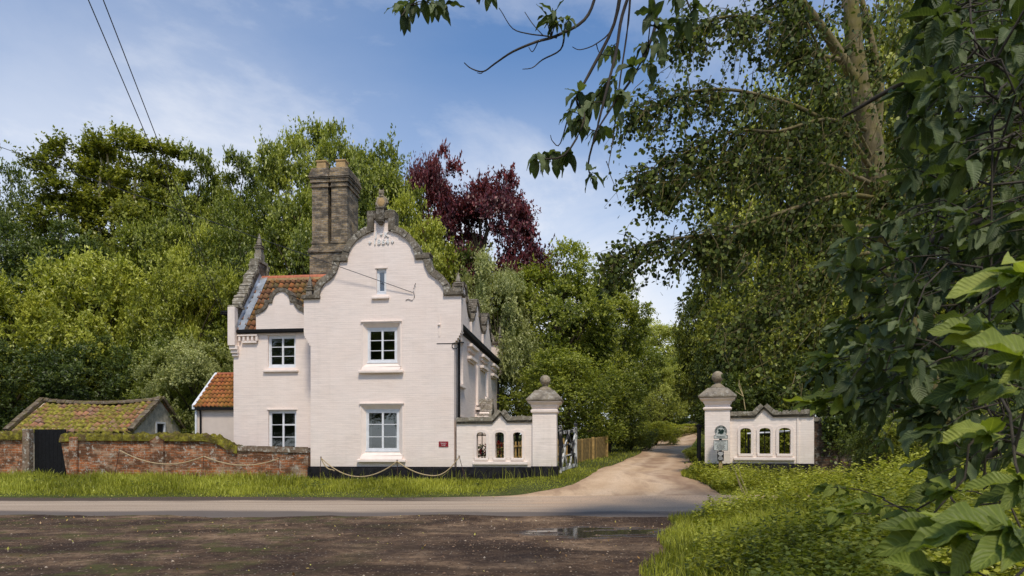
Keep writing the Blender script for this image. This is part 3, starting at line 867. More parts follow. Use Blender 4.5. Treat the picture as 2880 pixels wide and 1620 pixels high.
# side and rear walls
DEP = 11.6
def sidewall():
    m = MB()
    holes = []
    for vc, z0, z1, w in ((1.35, 3.95, 5.45, 0.85), (7.9, 3.95, 5.45, 0.85), (1.6, 1.3, 2.6, 0.9)):
        holes.append(rect(window(H, vc, z0, z1, w, v=2.68, axis='u', depth=0.10, style='plain')))
    m.prism([(0.363, GB), (DEP, GB), (DEP, 5.98), (0.363, 5.98)], 2.36, 2.68, 'u', holes)
    m.box(-2.68, -2.36, 0.363, DEP, GB, 5.98)
    return m.build('wall', M['paint'], H)
sidewall()
back = [(2.36, GB), (2.36, 5.98), (2.94, 5.98)]+half
MB().prism(back+[(-u, z) for u, z in reversed(back)], DEP+.003, DEP+.36, 'v').build('wall', M['paint'], H)
rc = MB(); rc.box(2.36, 2.94, DEP-.03, DEP+.30, 5.3, 5.97); rc.build('wall', M['paint'], H)
# plinth
pl = MB()
pl.box(-2.77, 2.77, -0.09, 0.0, GB, 0.75); pl.box(-2.77, -2.683, 0.003, 1.2, GB, 0.747); pl.box(2.683, 2.77, 0.003, DEP, GB, 0.747)
pl.box(-2.74, 2.74, -0.06, 0.0, 0.752, 0.80)
pl.build('plinth', M['black'], H, bevel=0.015)
# dark rooms behind the windows
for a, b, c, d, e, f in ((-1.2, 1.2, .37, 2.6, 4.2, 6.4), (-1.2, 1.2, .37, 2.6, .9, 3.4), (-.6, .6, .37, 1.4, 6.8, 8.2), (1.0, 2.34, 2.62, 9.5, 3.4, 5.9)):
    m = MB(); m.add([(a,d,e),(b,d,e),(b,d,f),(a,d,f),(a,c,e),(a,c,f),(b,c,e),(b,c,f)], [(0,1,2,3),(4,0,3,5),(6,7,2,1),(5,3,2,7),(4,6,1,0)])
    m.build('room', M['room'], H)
m = MB(); m.box(-.16, .02, .7, .74, .95, 1.72); m.build('chair_back', M['room'], H)
# gable copings
def gcoping(sgn, v0, v1, seed):
    f = (lambda p: [(sgn*a, b) for a, b in p])
    m = MB()
    og = f(OG); 
    ogp = og if sgn < 0 else list(reversed(og))
    # travel so that "left" is outward
    def run(path, t, sg):
        p = f(path)
        # right half travels from the foot upward: outward is to the right, so reverse
        q = list(reversed(p)) if sgn > 0 else p
        m.band(q, t, v0, v1, 'v', 0.15, 0.02, 0.012, sg)
    run(OG, 0.23, seed); run(ARC[:-1], 0.23, seed+5)
    return m.build('gable_coping', M['stone'], H)
gcoping(1, -0.09, 0.45, 11); gcoping(-1, -0.09, 0.45, 31)
gcoping(1, DEP-.1, DEP+.42, 51); gcoping(-1, DEP-.1, DEP+.42, 71)
def stone(nm, *bs):
    m = MB()
    for b in bs: m.box(*b)
    return m.build(nm, M['stone_d'], H, bevel=0.02)
for s in (-1, 1):
    stone('kneeler_stone', (s*2.30, s*3.02, -.10, .46, 6.95, 7.06), (s*2.36, s*2.99, -.07, .43, 7.06, 7.10))
    stone('kneeler_stone', (s*2.30, s*3.02, DEP-.1, DEP+.43, 6.95, 7.06))
    stone('step_stone', (s*1.266, s*1.80, -.10, .46, 8.285, 8.43), (s*1.52, s*1.83, -.085, .44, 8.43, 8.50))
stone('gable_head', (.273, .52, -.10, .46, 9.345, 10.02), (.50, .58, -.07, .43, 9.34, 9.52), (-.52, -.273, -.10, .46, 9.345, 10.02), (-.58, -.50, -.07, .43, 9.34, 9.52), (-.52, .52, -.09, .45, 10.018, 10.08), (-.273, .273, -.097, .457, 9.778, 10.019))
# heraldic crest on its bracket
m = MB()
m.box(-.135, .135, -.19, -.103, 9.62, 9.70); m.lathe([(.06, 9.56), (.135, 9.66)], (0, -.12), 4, True)
m.box(-.145, .145, -.20, .2, 9.705, 10.10); m.lathe([(.15, 10.10), (.19, 10.14), (.19, 10.17), (.13, 10.20)], (0, 0), 4, True)
m.build('crest_bracket', M['stone_d'], H, bevel=0.01)
m = MB()
E = lambda rx, rz, v0, v1: m.prism(ell(0, 10.395, rx, rz, 0, 2*PI, 28)[:-1], v0, v1, 'v')
E(.185, .215, -.05, .12)
for k in range(22):
    q = 2*PI*k/22
    r1 = 0.035 if k % 2 else 0.05
    cu_, cz_ = .185*math.cos(q), 10.395+.215*math.sin(q)
    if k % 11 < 9: m.lathe([(0.005, cz_-r1), (r1*.8, cz_-r1*.6), (r1, cz_), (r1*.8, cz_+r1*.6), (0.005, cz_+r1)], (cu_*1.12, 0.03), 7)
# small beast's head on top
m.lathe([(.10, 10.60), (.085, 10.66), (.105, 10.72), (.10, 10.78), (.06, 10.83), (.01, 10.85)], (0, 0), 10)
m.lathe([(.01, 10.66), (.045, 10.68), (.05, 10.72), (.01, 10.75)], (0, -.10), 8)
for s in (-1, 1): m.lathe([(.03, 10.79), (.025, 10.85), (.003, 10.91)], (s*.07, 0), 6)
cr = m.build('crest', M['stone_ball'], H, smooth=False)
m = MB()
m.add([(.135*math.cos(2*PI*k/24), -.055, 10.395+.165*math.sin(2*PI*k/24)) for k in range(24)]+[(0, -.13, 10.40)], [(k, (k+1) % 24, 24) for k in range(24)])
m.build('shield', M['pot'], cr, smooth=True)
# initials and date
for ch_, sz_, uu, zz in (('J', .25, -.19, 9.21), ('+', .16, 0, 9.22), ('K', .25, .19, 9.21), ('+', .20, -.42, 8.94), ('1', .25, -.235, 8.945), ('8', .25, -.08, 8.945), ('6', .25, .08, 8.945), ('4', .25, .235, 8.945), ('+', .20, .42, 8.94)):
    m = MB(); put_text(m, ch_, sz_, uu, -.022, zz, .022, .007); m.build('raised_letter', M['letter'], H)
# front finials
finial(H, 2.80, .18, 7.10, .74); finial(H, -2.78, .18, 7.10, .74); finial(H, 2.62, 3.2, 6.9, .75, .9)
finial(H, 2.80, DEP+.15, 7.06, .9)
# main roof
hw = 2.62; rise = 3.15
sl = math.hypot(hw, rise)
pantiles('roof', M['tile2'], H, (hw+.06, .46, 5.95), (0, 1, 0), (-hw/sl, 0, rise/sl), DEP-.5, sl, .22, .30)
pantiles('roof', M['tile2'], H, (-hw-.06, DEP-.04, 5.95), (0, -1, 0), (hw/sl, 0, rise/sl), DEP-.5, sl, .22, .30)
# shaped wall gables (dormers) of the eaves
def dormer(c, base, hwid, ht, axis, face, thick, seed, holes=()):
    k = hwid/1.03; q = ht/1.44
    hp = [(1.03*k, base), (1.03*k, base+.57*q)]+[(a*k, base+b*q) for a, b in spline([(1.03, .57), (.90, .60), (.72, .69), (.60, .80), (.52, .92), (.50, 1.01)], 3)]+[(.355*k, base+1.01*q)]
    arc = [(.355*k*math.cos(a), base+1.01*q+.43*q*math.sin(a)) for a in [PI/2*i/8 for i in range(9)]]
    hp += arc[1:-1]
    full = [(c+a, b) for a, b in hp]+[(c, base+1.44*q)]+[(c-a, b) for a, b in reversed(hp)]
    a0, a1 = (face, face+thick)
    MB().prism(full, a0, a1, axis).build('dormer_gable', M['paint'], H)
    m = MB(); o0, o1 = min(a0, a1)-.06, max(a0, a1)+.06
    og = spline([(1.03, .57), (.90, .60), (.72, .69), (.60, .80), (.52, .92), (.50, 1.01)], 3)
    for s in (1, -1):
        p = [(c+s*a*k, base+b*q) for a, b in og]; r = [(c+s*a, b) for a, b in arc]
        if s > 0: p, r = list(reversed(p)), list(reversed(r))
        m.band(p, .14, o0, o1, axis, .13, .015, .008, seed+s); m.band(r, .14, o0, o1, axis, .12, .015, .008, seed+s+4)
        bx = sorted((c+s*.36*k, c+s*.66*k))
        if axis == 'v': m.box(bx[0], bx[1], o0, o1, base+1.0*q, base+1.12*q)
        else: m.box(o0, o1, bx[0], bx[1], base+1.0*q, base+1.12*q)
    m.build('dormer_coping', M['stone_d'], H)
for i, vc in enumerate((1.9, 5.0, 8.1)):
    dormer(vc, 6.0, 1.25, 1.75, 'u', 2.38, .30, 90+i*9)
# side gutter, downpipes, corbel tables
m = MB(); m.box(2.70, 2.86, .30, DEP-.1, 5.92, 6.06); m.box(2.69, 2.72, .37, DEP-.1, 5.80, 5.925); m.build('gutter', M['iron'], H)
m = MB(); m.tube([(2.80, .55, 5.95), (2.80, .55, 5.6), (2.76, .55, 5.5), (2.76, .55, .3)], .045, 8); m.build('downpipe', M['iron'], H)
m = MB(); m.tube([(2.80, DEP-.3, 5.95), (2.76, DEP-.3, 5.5), (2.76, DEP-.3, .3)], .045, 8); m.build('downpipe', M['iron'], H)
m = MB(); m.tube([(2.72, .36, 5.1), (2.72, .36, .4)], .016, 6); m.build('cable', M['cable'], H)
for vc in (3.45, 6.55, 9.9):
    m = MB(); m.box(2.683, 2.80, vc-.75, vc+.75, 5.35, 5.62); m.box(2.683, 2.90, vc-.85, vc+.85, 5.50, 5.62); m.box(2.683, 2.86, vc-.8, vc+.8, 5.02, 5.14); m.box(2.683, 2.78, vc-.7, vc+.7, 4.94, 5.02); m.build('corbel_ledge', M['trim'], H, bevel=.01)
m = MB(); m.box(2.683, 2.78, 4.75, 4.95, 3.3, 5.0); m.box(2.683, 2.86, 4.6, 5.1, 3.1, 3.22); m.build('pilaster', M['trim'], H)
# dentils under the front right corner
m = MB()
for k in range(5): m.box(2.683, 2.80, .42+k*.13, .48+k*.13, 5.45, 5.75)
m.box(2.683, 2.84, .38, 1.05, 5.752, 5.80); m.build('dentils', M['trim'], H)
# side porch with a stone capped shaped gable
pv = 5.2
m = MB(); pp = [(pv-.9, GB), (pv-.9, 2.0)]+[(pv-.9+.9*math.sin(a)**1.0*1.0*(a/(PI/2)), 2.0+1.6*a/(PI/2)) for a in [PI/2*i/8 for i in range(1, 9)]]
pp += [(2*pv-a, b) for a, b in reversed(pp[:-1])]
m.prism(pp, 2.683, 3.25, 'u'); po = m.build('porch', M['paint'], H)
m = MB(); m.band(pp[1:-1][::-1], .16, 2.70, 3.35, 'u', .16, .02, .01, 5); m.build('porch_coping', M['stone'], po)
# iron tie plates and lamp bracket on the front
m = MB(); m.box(2.12, 2.17, -.02, 0, 5.55, 6.20); m.lathe([(.002, 5.86), (.05, 5.89), (.05, 5.93), (.002, 5.96)], (2.145, -.03), 8)
m.add([(2.10,-.02,6.20),(2.19,-.02,6.20),(2.145,-.02,6.30)], [(0,1,2)]); m.add([(2.10,-.02,5.55),(2.145,-.02,5.45),(2.19,-.02,5.55)], [(0,1,2)])
m.build('tie_plate', M['trim'], H)
m = MB(); m.box(2.05, 2.66, -.012, -.001, 5.215, 5.24); m.tube([(2.64, -.02, 5.23), (3.05, -.02, 5.25)], .02, 6)
m.tube([(2.72+.11*math.cos(a), -.02, 5.14+.11*math.sin(a)) for a in [PI*1.9*i/12 for i in range(13)]], .014, 6); m.build('iron_bracket', M['iron'], H)
# chimney
Cu0, _ = HF.px(871, 700, 3.2); Cu1, _ = HF.px(970, 700, 3.2)
CU0 = Cu0; CU1 = Cu0+1.78
m = MB(); v0, v1 = 3.2, 4.6
m.box(CU0, CU1, v0, v1, 6.5, 9.60); m.box(CU0-.06, CU1+.06, v0-.06, v1+.06, 9.60, 9.70); m.box(CU0-.03, CU1+.03, v0-.03, v1+.03, 9.703, 9.78)
m.prism([(CU0+.0, 9.783), (CU1, 9.783), (CU1-.12, 9.96), (CU0+.12, 9.96)], v0+.02, v1-.02, 'v')
m.box(CU0-.03, CU1+.03, v0-.03, v1+.03, 8.55, 8.62)
ch = m.build('chimney', M['chimney'], H)
sw = .68; sdp = .64
sh = MB(); cap = MB()
for i in (0, 1):
    for j in (0, 1):
        a = CU0+.09+i*(sw+.16); b = v0+.03+j*(sdp+.06)
        sh.box(a, a+sw, b, b+sdp, 9.962, 12.3); sh.box(a-.03, a+sw+.03, b-.03, b+sdp+.03, 9.965, 10.05)
        for (z0, z1, e) in ((12.303, 12.36, .055), (12.36, 12.50, .02), (12.503, 12.57, .07), (12.57, 12.66, .06), (12.66, 12.72, .10), (12.72, 12.80, .13), (12.80, 12.90, .10), (12.90, 13.0, .07), (13.0, 13.12, .04)):
            e2 = min(e, 1)
            x0 = a-e if i == 0 else a-min(e, .07); x1 = a+sw+e if i == 1 else a+sw+min(e, .07)
            y0 = b-e if j == 0 else b-min(e, .028); y1 = b+sdp+e if j == 1 else b+sdp+min(e, .028)
            cap.box(x0, x1, y0, y1, z0+.001, z1-.001)
        pz = MB().lathe([(.21, 13.10), (.19, 13.42), (.225, 13.44), (.225, 13.50), (.17, 13.505)], (a+sw/2, b+sdp/2), 4, True)
        if j == 0: pz.build('chimney_pot', M['pot'], ch, bevel=.015)
sh.build('chimney_shaft', M['chimney'], ch); cap.build('chimney_cap', M['chimney'], ch, bevel=.012)
# ---- left wing, set back
LV = 1.2
lu0, _ = HF.px(657, 1100, LV)
Z6 = lambda x, y: (600+x/2.898, 860+y/2.898)
hl = []
def lwin(x0, x1, y0, y1, **k):
    a0, zt = HF.px(*Z6(x0, y0), LV+.1); a1, zb = HF.px(*Z6(x1, y1), LV+.1)
    hl.append(rect(window(H, (a0+a1)/2, zb, zt, a1-a0, v=LV, style='plain', depth=0.09, transom=True, **k)))
lwin(455, 679, 250, 498); lwin(458, 684, 858, 1182)
eav = 6.02
MB().prism([(lu0, GB), (-2.683, GB), (-2.683, eav), (lu0, eav)], LV, LV+.3, 'v', hl).build('wall', M['paint'], H)
MB().box(lu0, lu0+.3, LV+.303, LV+4.1, GB, eav).box(lu0+.3, -2.7, LV+3.8, LV+4.1, GB, eav).build('wall', M['paint'], H)
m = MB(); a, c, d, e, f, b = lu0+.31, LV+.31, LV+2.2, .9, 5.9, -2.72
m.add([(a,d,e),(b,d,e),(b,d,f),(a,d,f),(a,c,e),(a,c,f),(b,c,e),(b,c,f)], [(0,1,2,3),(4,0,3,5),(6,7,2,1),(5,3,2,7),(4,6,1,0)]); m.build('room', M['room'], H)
m = MB(); m.tube([(lu0+1.0, LV+.45, 1.2)]+[(lu0+1.0+.12*(1-math.cos(a)), LV+.45, 1.62+.16*math.sin(a)) for a in [PI*i/10 for i in range(9)]], .014, 6); m.build('tap', M['white'], H)
# shaped end parapet of the wing, profile along v about the ridge
RV = LV+2.0; RZ = 8.56
def par_half():
    h = [(2.0, 6.95)]+[(a*.735-.02, 6.95+(b-6.945)*.80) for a, b in OG[2:]]
    h += [(.93, 8.0), (.93, 8.02)]+[(.93*math.cos(t), 8.02+.78*math.sin(t)) for t in [1.15*i/8 for i in range(1, 9)]]+[(.36, 9.20)]
    return h
ph = par_half()
full = [(RV-2.0-.03, 6.0), (RV-2.03, 6.95)]+[(RV-a, b) for a, b in ph[1:]]+[(RV+a, b) for a, b in reversed(ph[1:])]+[(RV+2.03, 6.95), (RV+2.03, 6.0)]
MB().prism(full, lu0-.10, lu0+.17, 'u').build('parapet', M['rough_par'], H)
m = MB(); pth = [(RV-a, b) for a, b in ph[1:]]
m.band(pth, .13, lu0-.16, lu0+.24, 'u', .10, .03, .012, 7)
m.band([(2*RV-a, b) for a, b in reversed(pth)], .13, lu0-.16, lu0+.24, 'u', .12, .03, .012, 8)
m.box(lu0-.16, lu0+.26, RV-2.15, RV-1.6, 6.95, 7.04); m.box(lu0-.14, lu0+.22, RV-.42, RV+.42, 9.2, 9.32); m.box(lu0-.09, lu0+.20, RV-.17, RV+.17, 9.32, 9.62)
m.build('parapet_coping', M['stone_w'], H)
finial(H, lu0+.05, RV, 9.60, .88, 1.15)
# painted kneeler at the parapet's foot with stepped corbels
m = MB(); m.box(lu0-.11, lu0+.18, LV-.26, LV-.0, 5.45, 6.94); m.box(lu0-.08, lu0+.24, LV-.20, LV-.002, 5.30, 5.448); m.box(lu0-.05, lu0+.24, LV-.14, LV-.002, 5.17, 5.298); m.box(lu0-.03, lu0+.22, LV-.08, LV-.002, 5.05, 5.168)
m.build('kneeler', M['trim'], H, bevel=.012)
# wing roof, ridge, lead flashing, gutter, dentils
rs = math.hypot(2.0, RZ-eav)
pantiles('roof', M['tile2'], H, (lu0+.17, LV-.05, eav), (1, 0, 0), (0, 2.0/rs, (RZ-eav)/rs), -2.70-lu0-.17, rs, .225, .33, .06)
m = MB(); m.add([(lu0+.17, RV, RZ), (-2.7, RV, RZ), (-2.7, LV+4.1, eav), (lu0+.17, LV+4.1, eav)], [(0,1,2,3)]); m.build('roof', M['tile2'], H)
m = MB(); n_ = 5; rl = (-2.62-lu0-.2)/n_
for k in range(n_):
    a = lu0+.2+k*rl
    m.prism([(RV+.15*math.cos(t), RZ-.02+.15*math.sin(t)) for t in [PI*i/8 for i in range(9)]], a+.006, a+rl-.006, 'u')
m.build('ridge_tiles', M['ridge'], H)
m = MB(); m.prism([(lu0+.17, RZ-.12), (-2.7, RZ-.12), (-2.7, RZ-.02), (lu0+.17, RZ-.02)], RV-.19, RV-.155, 'v'); m.build('ridge_mortar', M['pot'], H)
dirv = Vector((0, 2.0/rs, (RZ-eav)/rs)); nrm = Vector((0, -dirv.z, dirv.y))
m = MB()
for k in range(4):
    o_ = Vector((lu0+.18, LV-.04, eav))+dirv*(k*rs/4)+nrm*(.075+.012*(k % 2)); e_ = o_+dirv*(rs/4+.04)
    m.add([o_, o_+Vector((.30, 0, 0))+nrm*.01, e_+Vector((.30, 0, 0))+nrm*.01, e_, o_+nrm*.16, e_+nrm*.16], [(0,1,2,3), (0,3,5,4)])
m.build('lead_flashing', M['lead'], H)
m = MB(); m.box(lu0+.19, -2.96, LV-.17, LV-.003, eav-.08, eav+.055); m.build('gutter', M['iron'], H, bevel=.02)
m = MB()
for k in range(5): m.box(lu0+.25+k*.175, lu0+.33+k*.175, LV-.11, LV-.001, eav-.38, eav-.20)
m.box(lu0+.2, lu0+1.02, LV-.13, LV-.001, eav-.195, eav-.14); m.box(lu0+.38, lu0+.98, LV-.10, LV-.001, eav-.46, eav-.385)
m.build('dentils', M['trim'], H)
du = HF.px(795.6, 900, LV)[0]
dormer(du, eav+.06, 1.03, 1.44, 'v', LV-.13, .36, 150)
# cross roof behind the small gable
m = MB(); m.add([(du-.9, LV+.28, eav+.5), (du, LV+.28, eav+1.2), (du+.9, LV+.28, eav+.5), (du, LV+1.2, eav+1.2)], [(0,1,3), (1,2,3)]); m.build('dormer_roof', M['tile2'], H)
m = MB(); m.box(lu0+.95, -2.96, LV-.04, LV-.003, eav+.058, eav+.09); m.build('lead_flashing', M['lead'], H)
# insulator bracket at the wing's corner
m = MB()
bq = HF.px(640, 882, LV-.2)
m.tube([(lu0-.1, LV-.15, bq[1]-.1), (lu0-.35, LV-.2, bq[1])], .03, 6)
for k in range(3): m.lathe([(.03, bq[1]-.06), (.055, bq[1]-.02), (.04, bq[1]+.03), (.06, bq[1]+.05), (.02, bq[1]+.12)], (lu0-.2-.09*k, LV-.2), 8)
m.build('insulator_bracket', M['black'], H)

# red name board on the lodge wall
u0, z1 = HF.px(1234.5, 1241.5, 0); u1, z0 = HF.px(1261, 1256.5, 0)
nb = thing('name_board', 'small dark red sign with white lettering on the pink lodge front', 'sign', (u0+u1)/2, -.02, z0, HF)
MB().box(u0, u1, -.025, -.004, z0, z1).build('board', M['red'], nb)
m = MB(); uc = (u0+u1)/2; put_text(m, "Sexton's", .062, uc, -.027, z0+(z1-z0)*.66, .003); put_text(m, 'Lodge', .062, uc, -.027, z0+(z1-z0)*.33, .003)
m.build('lettering', M['letter'], nb)

# ---------------------------------------------------------------- pantiled lean-to on the left end
vf = HF.side(543, lu0-2.0) if False else 1.75
ux0, ze = HF.px(543, 1146, vf); zr_v = vf+1.65
_, zr = HF.px(608, 1055, zr_v)
LT = thing('lean_to_outhouse', 'single storey cream lean-to with orange pantiled roof at the left end of the lodge', 'outhouse', ux0+.8, vf+.1, .3, HF)
x1 = lu0-.004
MB().box(ux0+.12, x1, vf+.12, vf+1.9, GB, ze-.02).build('wall', m_plain('cream boarding', (.66, .56, .48), .8, .06, 3), LT)
r = math.hypot(1.65, zr-ze)
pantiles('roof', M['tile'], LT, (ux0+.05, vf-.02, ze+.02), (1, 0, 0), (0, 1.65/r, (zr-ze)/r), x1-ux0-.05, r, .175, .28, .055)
m = MB(); m.prism([(vf-.05, ze-.07), (vf-.05, ze+.10), (zr_v, zr+.11), (zr_v, zr-.10)], ux0-.02, ux0+.10, 'u'); m.build('bargeboard', M['white'], LT)
m = MB(); m.box(ux0+.1, x1, zr_v-.10, zr_v+.10, zr, zr+.10); m.build('ridge_tiles', M['tile'].copy() if False else M['ridge'], LT, bevel=.03)
m = MB(); m.box(ux0+.1, x1, vf-.06, vf+.115, ze-.10, ze-.0); m.build('gutter', M['iron'], LT)
m = MB(); m.tube([(ux0+.28, vf+.03, ze-.1), (ux0+.28, vf+.07, ze-.35), (ux0+.28, vf+.07, .4)], .04, 8); m.build('downpipe', M['iron'], LT)
m = MB(); m.box(ux0+.05, ux0+.119, vf+.05, vf+1.8, GB, ze-.1); m.build('corner_board', M['white'], LT)

# ---------------------------------------------------------------- mossy pantiled shed behind the wall
su1, svf = HF.inv((379-PX0)/FPX*29.0, 29.0)
sw_ = 3.3; sv1 = svf+sw_; sr = svf+sw_*.52; su0 = su1-5.7
ez, rz = 2.32, 3.62
SH = thing('mossy_shed', 'low shed with sagging moss covered pantiles and pale rendered gable behind the brick wall', 'shed', (su0+su1)/2, sr, .3, HF)
gz = [(svf, 0), (sv1, 0), (sv1, ez), (sr, rz-.02), (svf, ez)]
wh = [(sr-.32, ez-.4), (sr+.38, ez-.4), (sr+.38, ez+.32), (sr-.32, ez+.32)]
MB().prism(gz, su1-.3, su1, 'u', [wh]).build('wall', M['flint'], SH)
MB().prism(gz, su0, su0+.3, 'u').box(su0+.3, su1-.3, svf, svf+.3, 0, ez).box(su0+.3, su1-.3, sv1-.3, sv1, 0, ez).build('wall', M['flint'], SH)
m = MB(); m.box(su1-.1, su1+.03, sr-.32, sr-.24, ez-.4, ez+.32); m.box(su1-.1, su1+.03, sr+.30, sr+.38, ez-.4, ez+.32); m.box(su1-.1, su1+.03, sr-.24, sr+.30, ez+.24, ez+.32)
wn = m.build('window', M['white'], SH)
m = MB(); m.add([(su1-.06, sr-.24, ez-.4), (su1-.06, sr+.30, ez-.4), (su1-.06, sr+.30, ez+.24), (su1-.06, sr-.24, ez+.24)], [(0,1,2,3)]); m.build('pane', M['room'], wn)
def sag(a, s): return -.16*math.sin(PI*min(1, max(0, a/6.0)))*(s/2.2)+.05*math.sin(a*2.1)*math.sin(s*2)
r = math.hypot(sr-svf+.25, rz-ez+.18)
pantiles('roof', M['tile3'], SH, (su0-.1, svf-.25, ez-.18), (1, 0, 0), (0, (sr-svf+.25)/r, (rz-ez+.18)/r), su1-su0+.2, r, .30, .34, .075, sagf=sag)
r2 = math.hypot(sv1-sr+.2, rz-ez+.15)
pantiles('roof', M['tile3'], SH, (su1+.1, sv1+.2, ez-.15), (-1, 0, 0), (0, -(sv1-sr+.2)/r2, (rz-ez+.15)/r2), su1-su0+.2, r2, .21, .30, .05)
m = MB()
for k in range(14):
    a = su0-.1+k*(su1-su0+.2)/14; b = su0-.1+(k+1)*(su1-su0+.2)/14
    dz = -.16*math.sin(PI*(k+.5)/14)
    m.prism([(sr+.16*math.cos(t), rz+dz+.0+.15*math.sin(t)) for t in [PI*i/7 for i in range(8)]], a+.005, b-.005, 'u')
m.build('ridge_tiles', M['mossy'], SH)
for uu in (su1-.10, su0-.16):
    m = MB()
    m.band([(svf-.28, ez-.12), (sr, rz+.06)], .13, uu, uu+.26, 'u', .3, .015, .01, 4); m.band([(sr, rz+.06), (sv1+.2, ez-.1)], .13, uu, uu+.26, 'u', .3, .015, .01, 6)
    m.build('verge_coping', M['mossy'], SH)

# ---------------------------------------------------------------- brick garden wall, left of the lodge
WV = -0.02
def moss_cap(path, h, v0, v1, seed):
    from mathutils import noise as NZ
    m = MB(); pts = [Vector(p) for p in path]; S = []
    for a, b in zip(pts, pts[1:]):
        n = max(1, int((b-a).length/.05))
        S += [a.lerp(b, i/n) for i in range(n)]
    S.append(pts[-1]); K = 12; vs = []
    for p in S:
        for k in range(K+1):
            q = PI*k/K; c = math.cos(q); s_ = math.sin(q)
            d = NZ.fractal(Vector((p.x*2.3+seed, k*.33, seed)), .9, 2.1, 5)*.06+NZ.noise(Vector((p.x*9, k*.9, seed)))*.03
            vs.append(((p.x), (v0+v1)/2-(v1-v0)/2*(abs(c)**.6*(1 if c > 0 else -1))*(1+d*2), p.y-.05+(h+d*1.6)*s_**.55+(d*.9 if 0 < k < K else -.06)))
    fs = [(i*(K+1)+k, (i+1)*(K+1)+k, (i+1)*(K+1)+k+1, i*(K+1)+k+1) for i in range(len(S)-1) for k in range(K)]
    return m.add(vs, fs)
def m_moss():
    t = NT('cushion moss'); c = t.coord()
    col = t.ramp(t.noise(c, 5, 7, .7), [(.30, (.035, .028, .012)), (.45, (.10, .085, .016)), (.56, (.20, .175, .025)), (.7, (.36, .33, .045))])
    col = t.mix(t.ramp(t.noise(t.mapping(c, loc=(3, 3, 8)), 3.2, 6, .7), [(.52, 0), (.62, .85)]), col, (.12, .075, .045))
    col = t.mix(t.ramp(t.noise(t.mapping(c, loc=(7, 1, 2)), 12, 5, .7), [(.62, 0), (.68, .8)]), col, (.45, .42, .34))
    return t.bsdf(col, .95, t.bump(t.noise(c, 28, 6, .75), 1.0, .04), .1)
M['moss'] = m_moss()
def wp(x, y, v=WV): return HF.px(x/2.927, 1050+y/2.927, v)
wt = [wp(2520, 655), wp(1960, 640), wp(1870, 600), wp(1800, 560), wp(1700, 535), wp(640, 530), wp(498, 545)]
wu1 = -2.772; wu0 = wp(498, 600)[0]
GW = thing('garden_wall', 'old orange brick garden wall with mossy stepped top between black door and lodge', 'wall', (wu0+wu1)/2, .2, .3, HF)
top = [(wu1, wt[0][1])]+wt[1:-1]+[(wu0, wt[-1][1])]
body = [(wu0+.35, GB), (wu1, GB)]+top
MB().prism(body, WV, WV+.34, 'v').build('wall_body', M['gbrick'], GW)
# rounded, ragged coping: low clean part, then mossy high part
m = MB(); m.band([top[0], top[1]][::-1] if False else [top[1], top[0]], .20, WV-.06, WV+.40, 'v', .14, .015, .012, 3); m.build('coping', M['gstone'], GW, bevel=.02)
moss_cap(list(reversed(top[1:])), .21, WV-.09, WV+.42, 9).build('mossy_coping', M['moss'], GW, True)
bu, _ = wp(1310, 600)
m = MB(); m.prism([(bu-.27, GB), (bu+.27, GB), (bu+.27, 1.75), (bu, 1.9), (bu-.27, 1.75)], WV-.13, WV-.002, 'v'); m.build('buttress', M['gbrick'], GW, bevel=.03)
m = MB(); pb_ = wp(620, 600)[0]; m.box(pb_-.16, pb_+.16, WV-.16, WV-.002, GB, 1.9); m.build('buttress', M['gbrick'], GW, bevel=.05)
# door and post
d0, dz = wp(247, 460); d1, _ = wp(495, 460)
DR = thing('garden_door', 'tall black boarded door with grey post set in the old brick wall', 'door', d0, WV, .3, HF)
m = MB(); nb_ = 8
for k in range(nb_):
    a = d0+(d1+.05-d0)*k/nb_; b = d0+(d1+.05-d0)*(k+1)/nb_
    m.box(a+.004, b-.004, WV+.20, WV+.235, .32, dz)
m.box(d0, d1+.05, WV+.237, WV+.25, .32, dz-.02); m.build('boards', M['iron'], DR)
m = MB(); p0, pz_ = wp(190, 457); m.box(p0, d0-.01, WV-.05, WV+.2, .1, pz_); m.build('post', M['gstone'], DR, bevel=.02)
lw = thing('garden_wall', 'short mossy end of brick wall left of the black door', 'wall', p0-2, .2, .3, HF)
MB().prism([(p0-6, GB), (p0-.01, GB), (p0-.01, 1.9), (p0-6, 1.95)], WV+.05, WV+.38, 'v').build('wall_body', M['gbrick'], lw)
moss_cap([(p0-6, 1.95), (p0-.01, 1.9)], .24, WV-.06, WV+.44, 12).build('mossy_coping', M['moss'], lw, True)
lean = MB(); lean.prism([(wu0+.02, GB), (wu0+.36, GB), (wu0+.36, 1.9), (wu0+.0, wt[-1][1]-.05)], WV+.02, WV+.32, 'v') if False else None

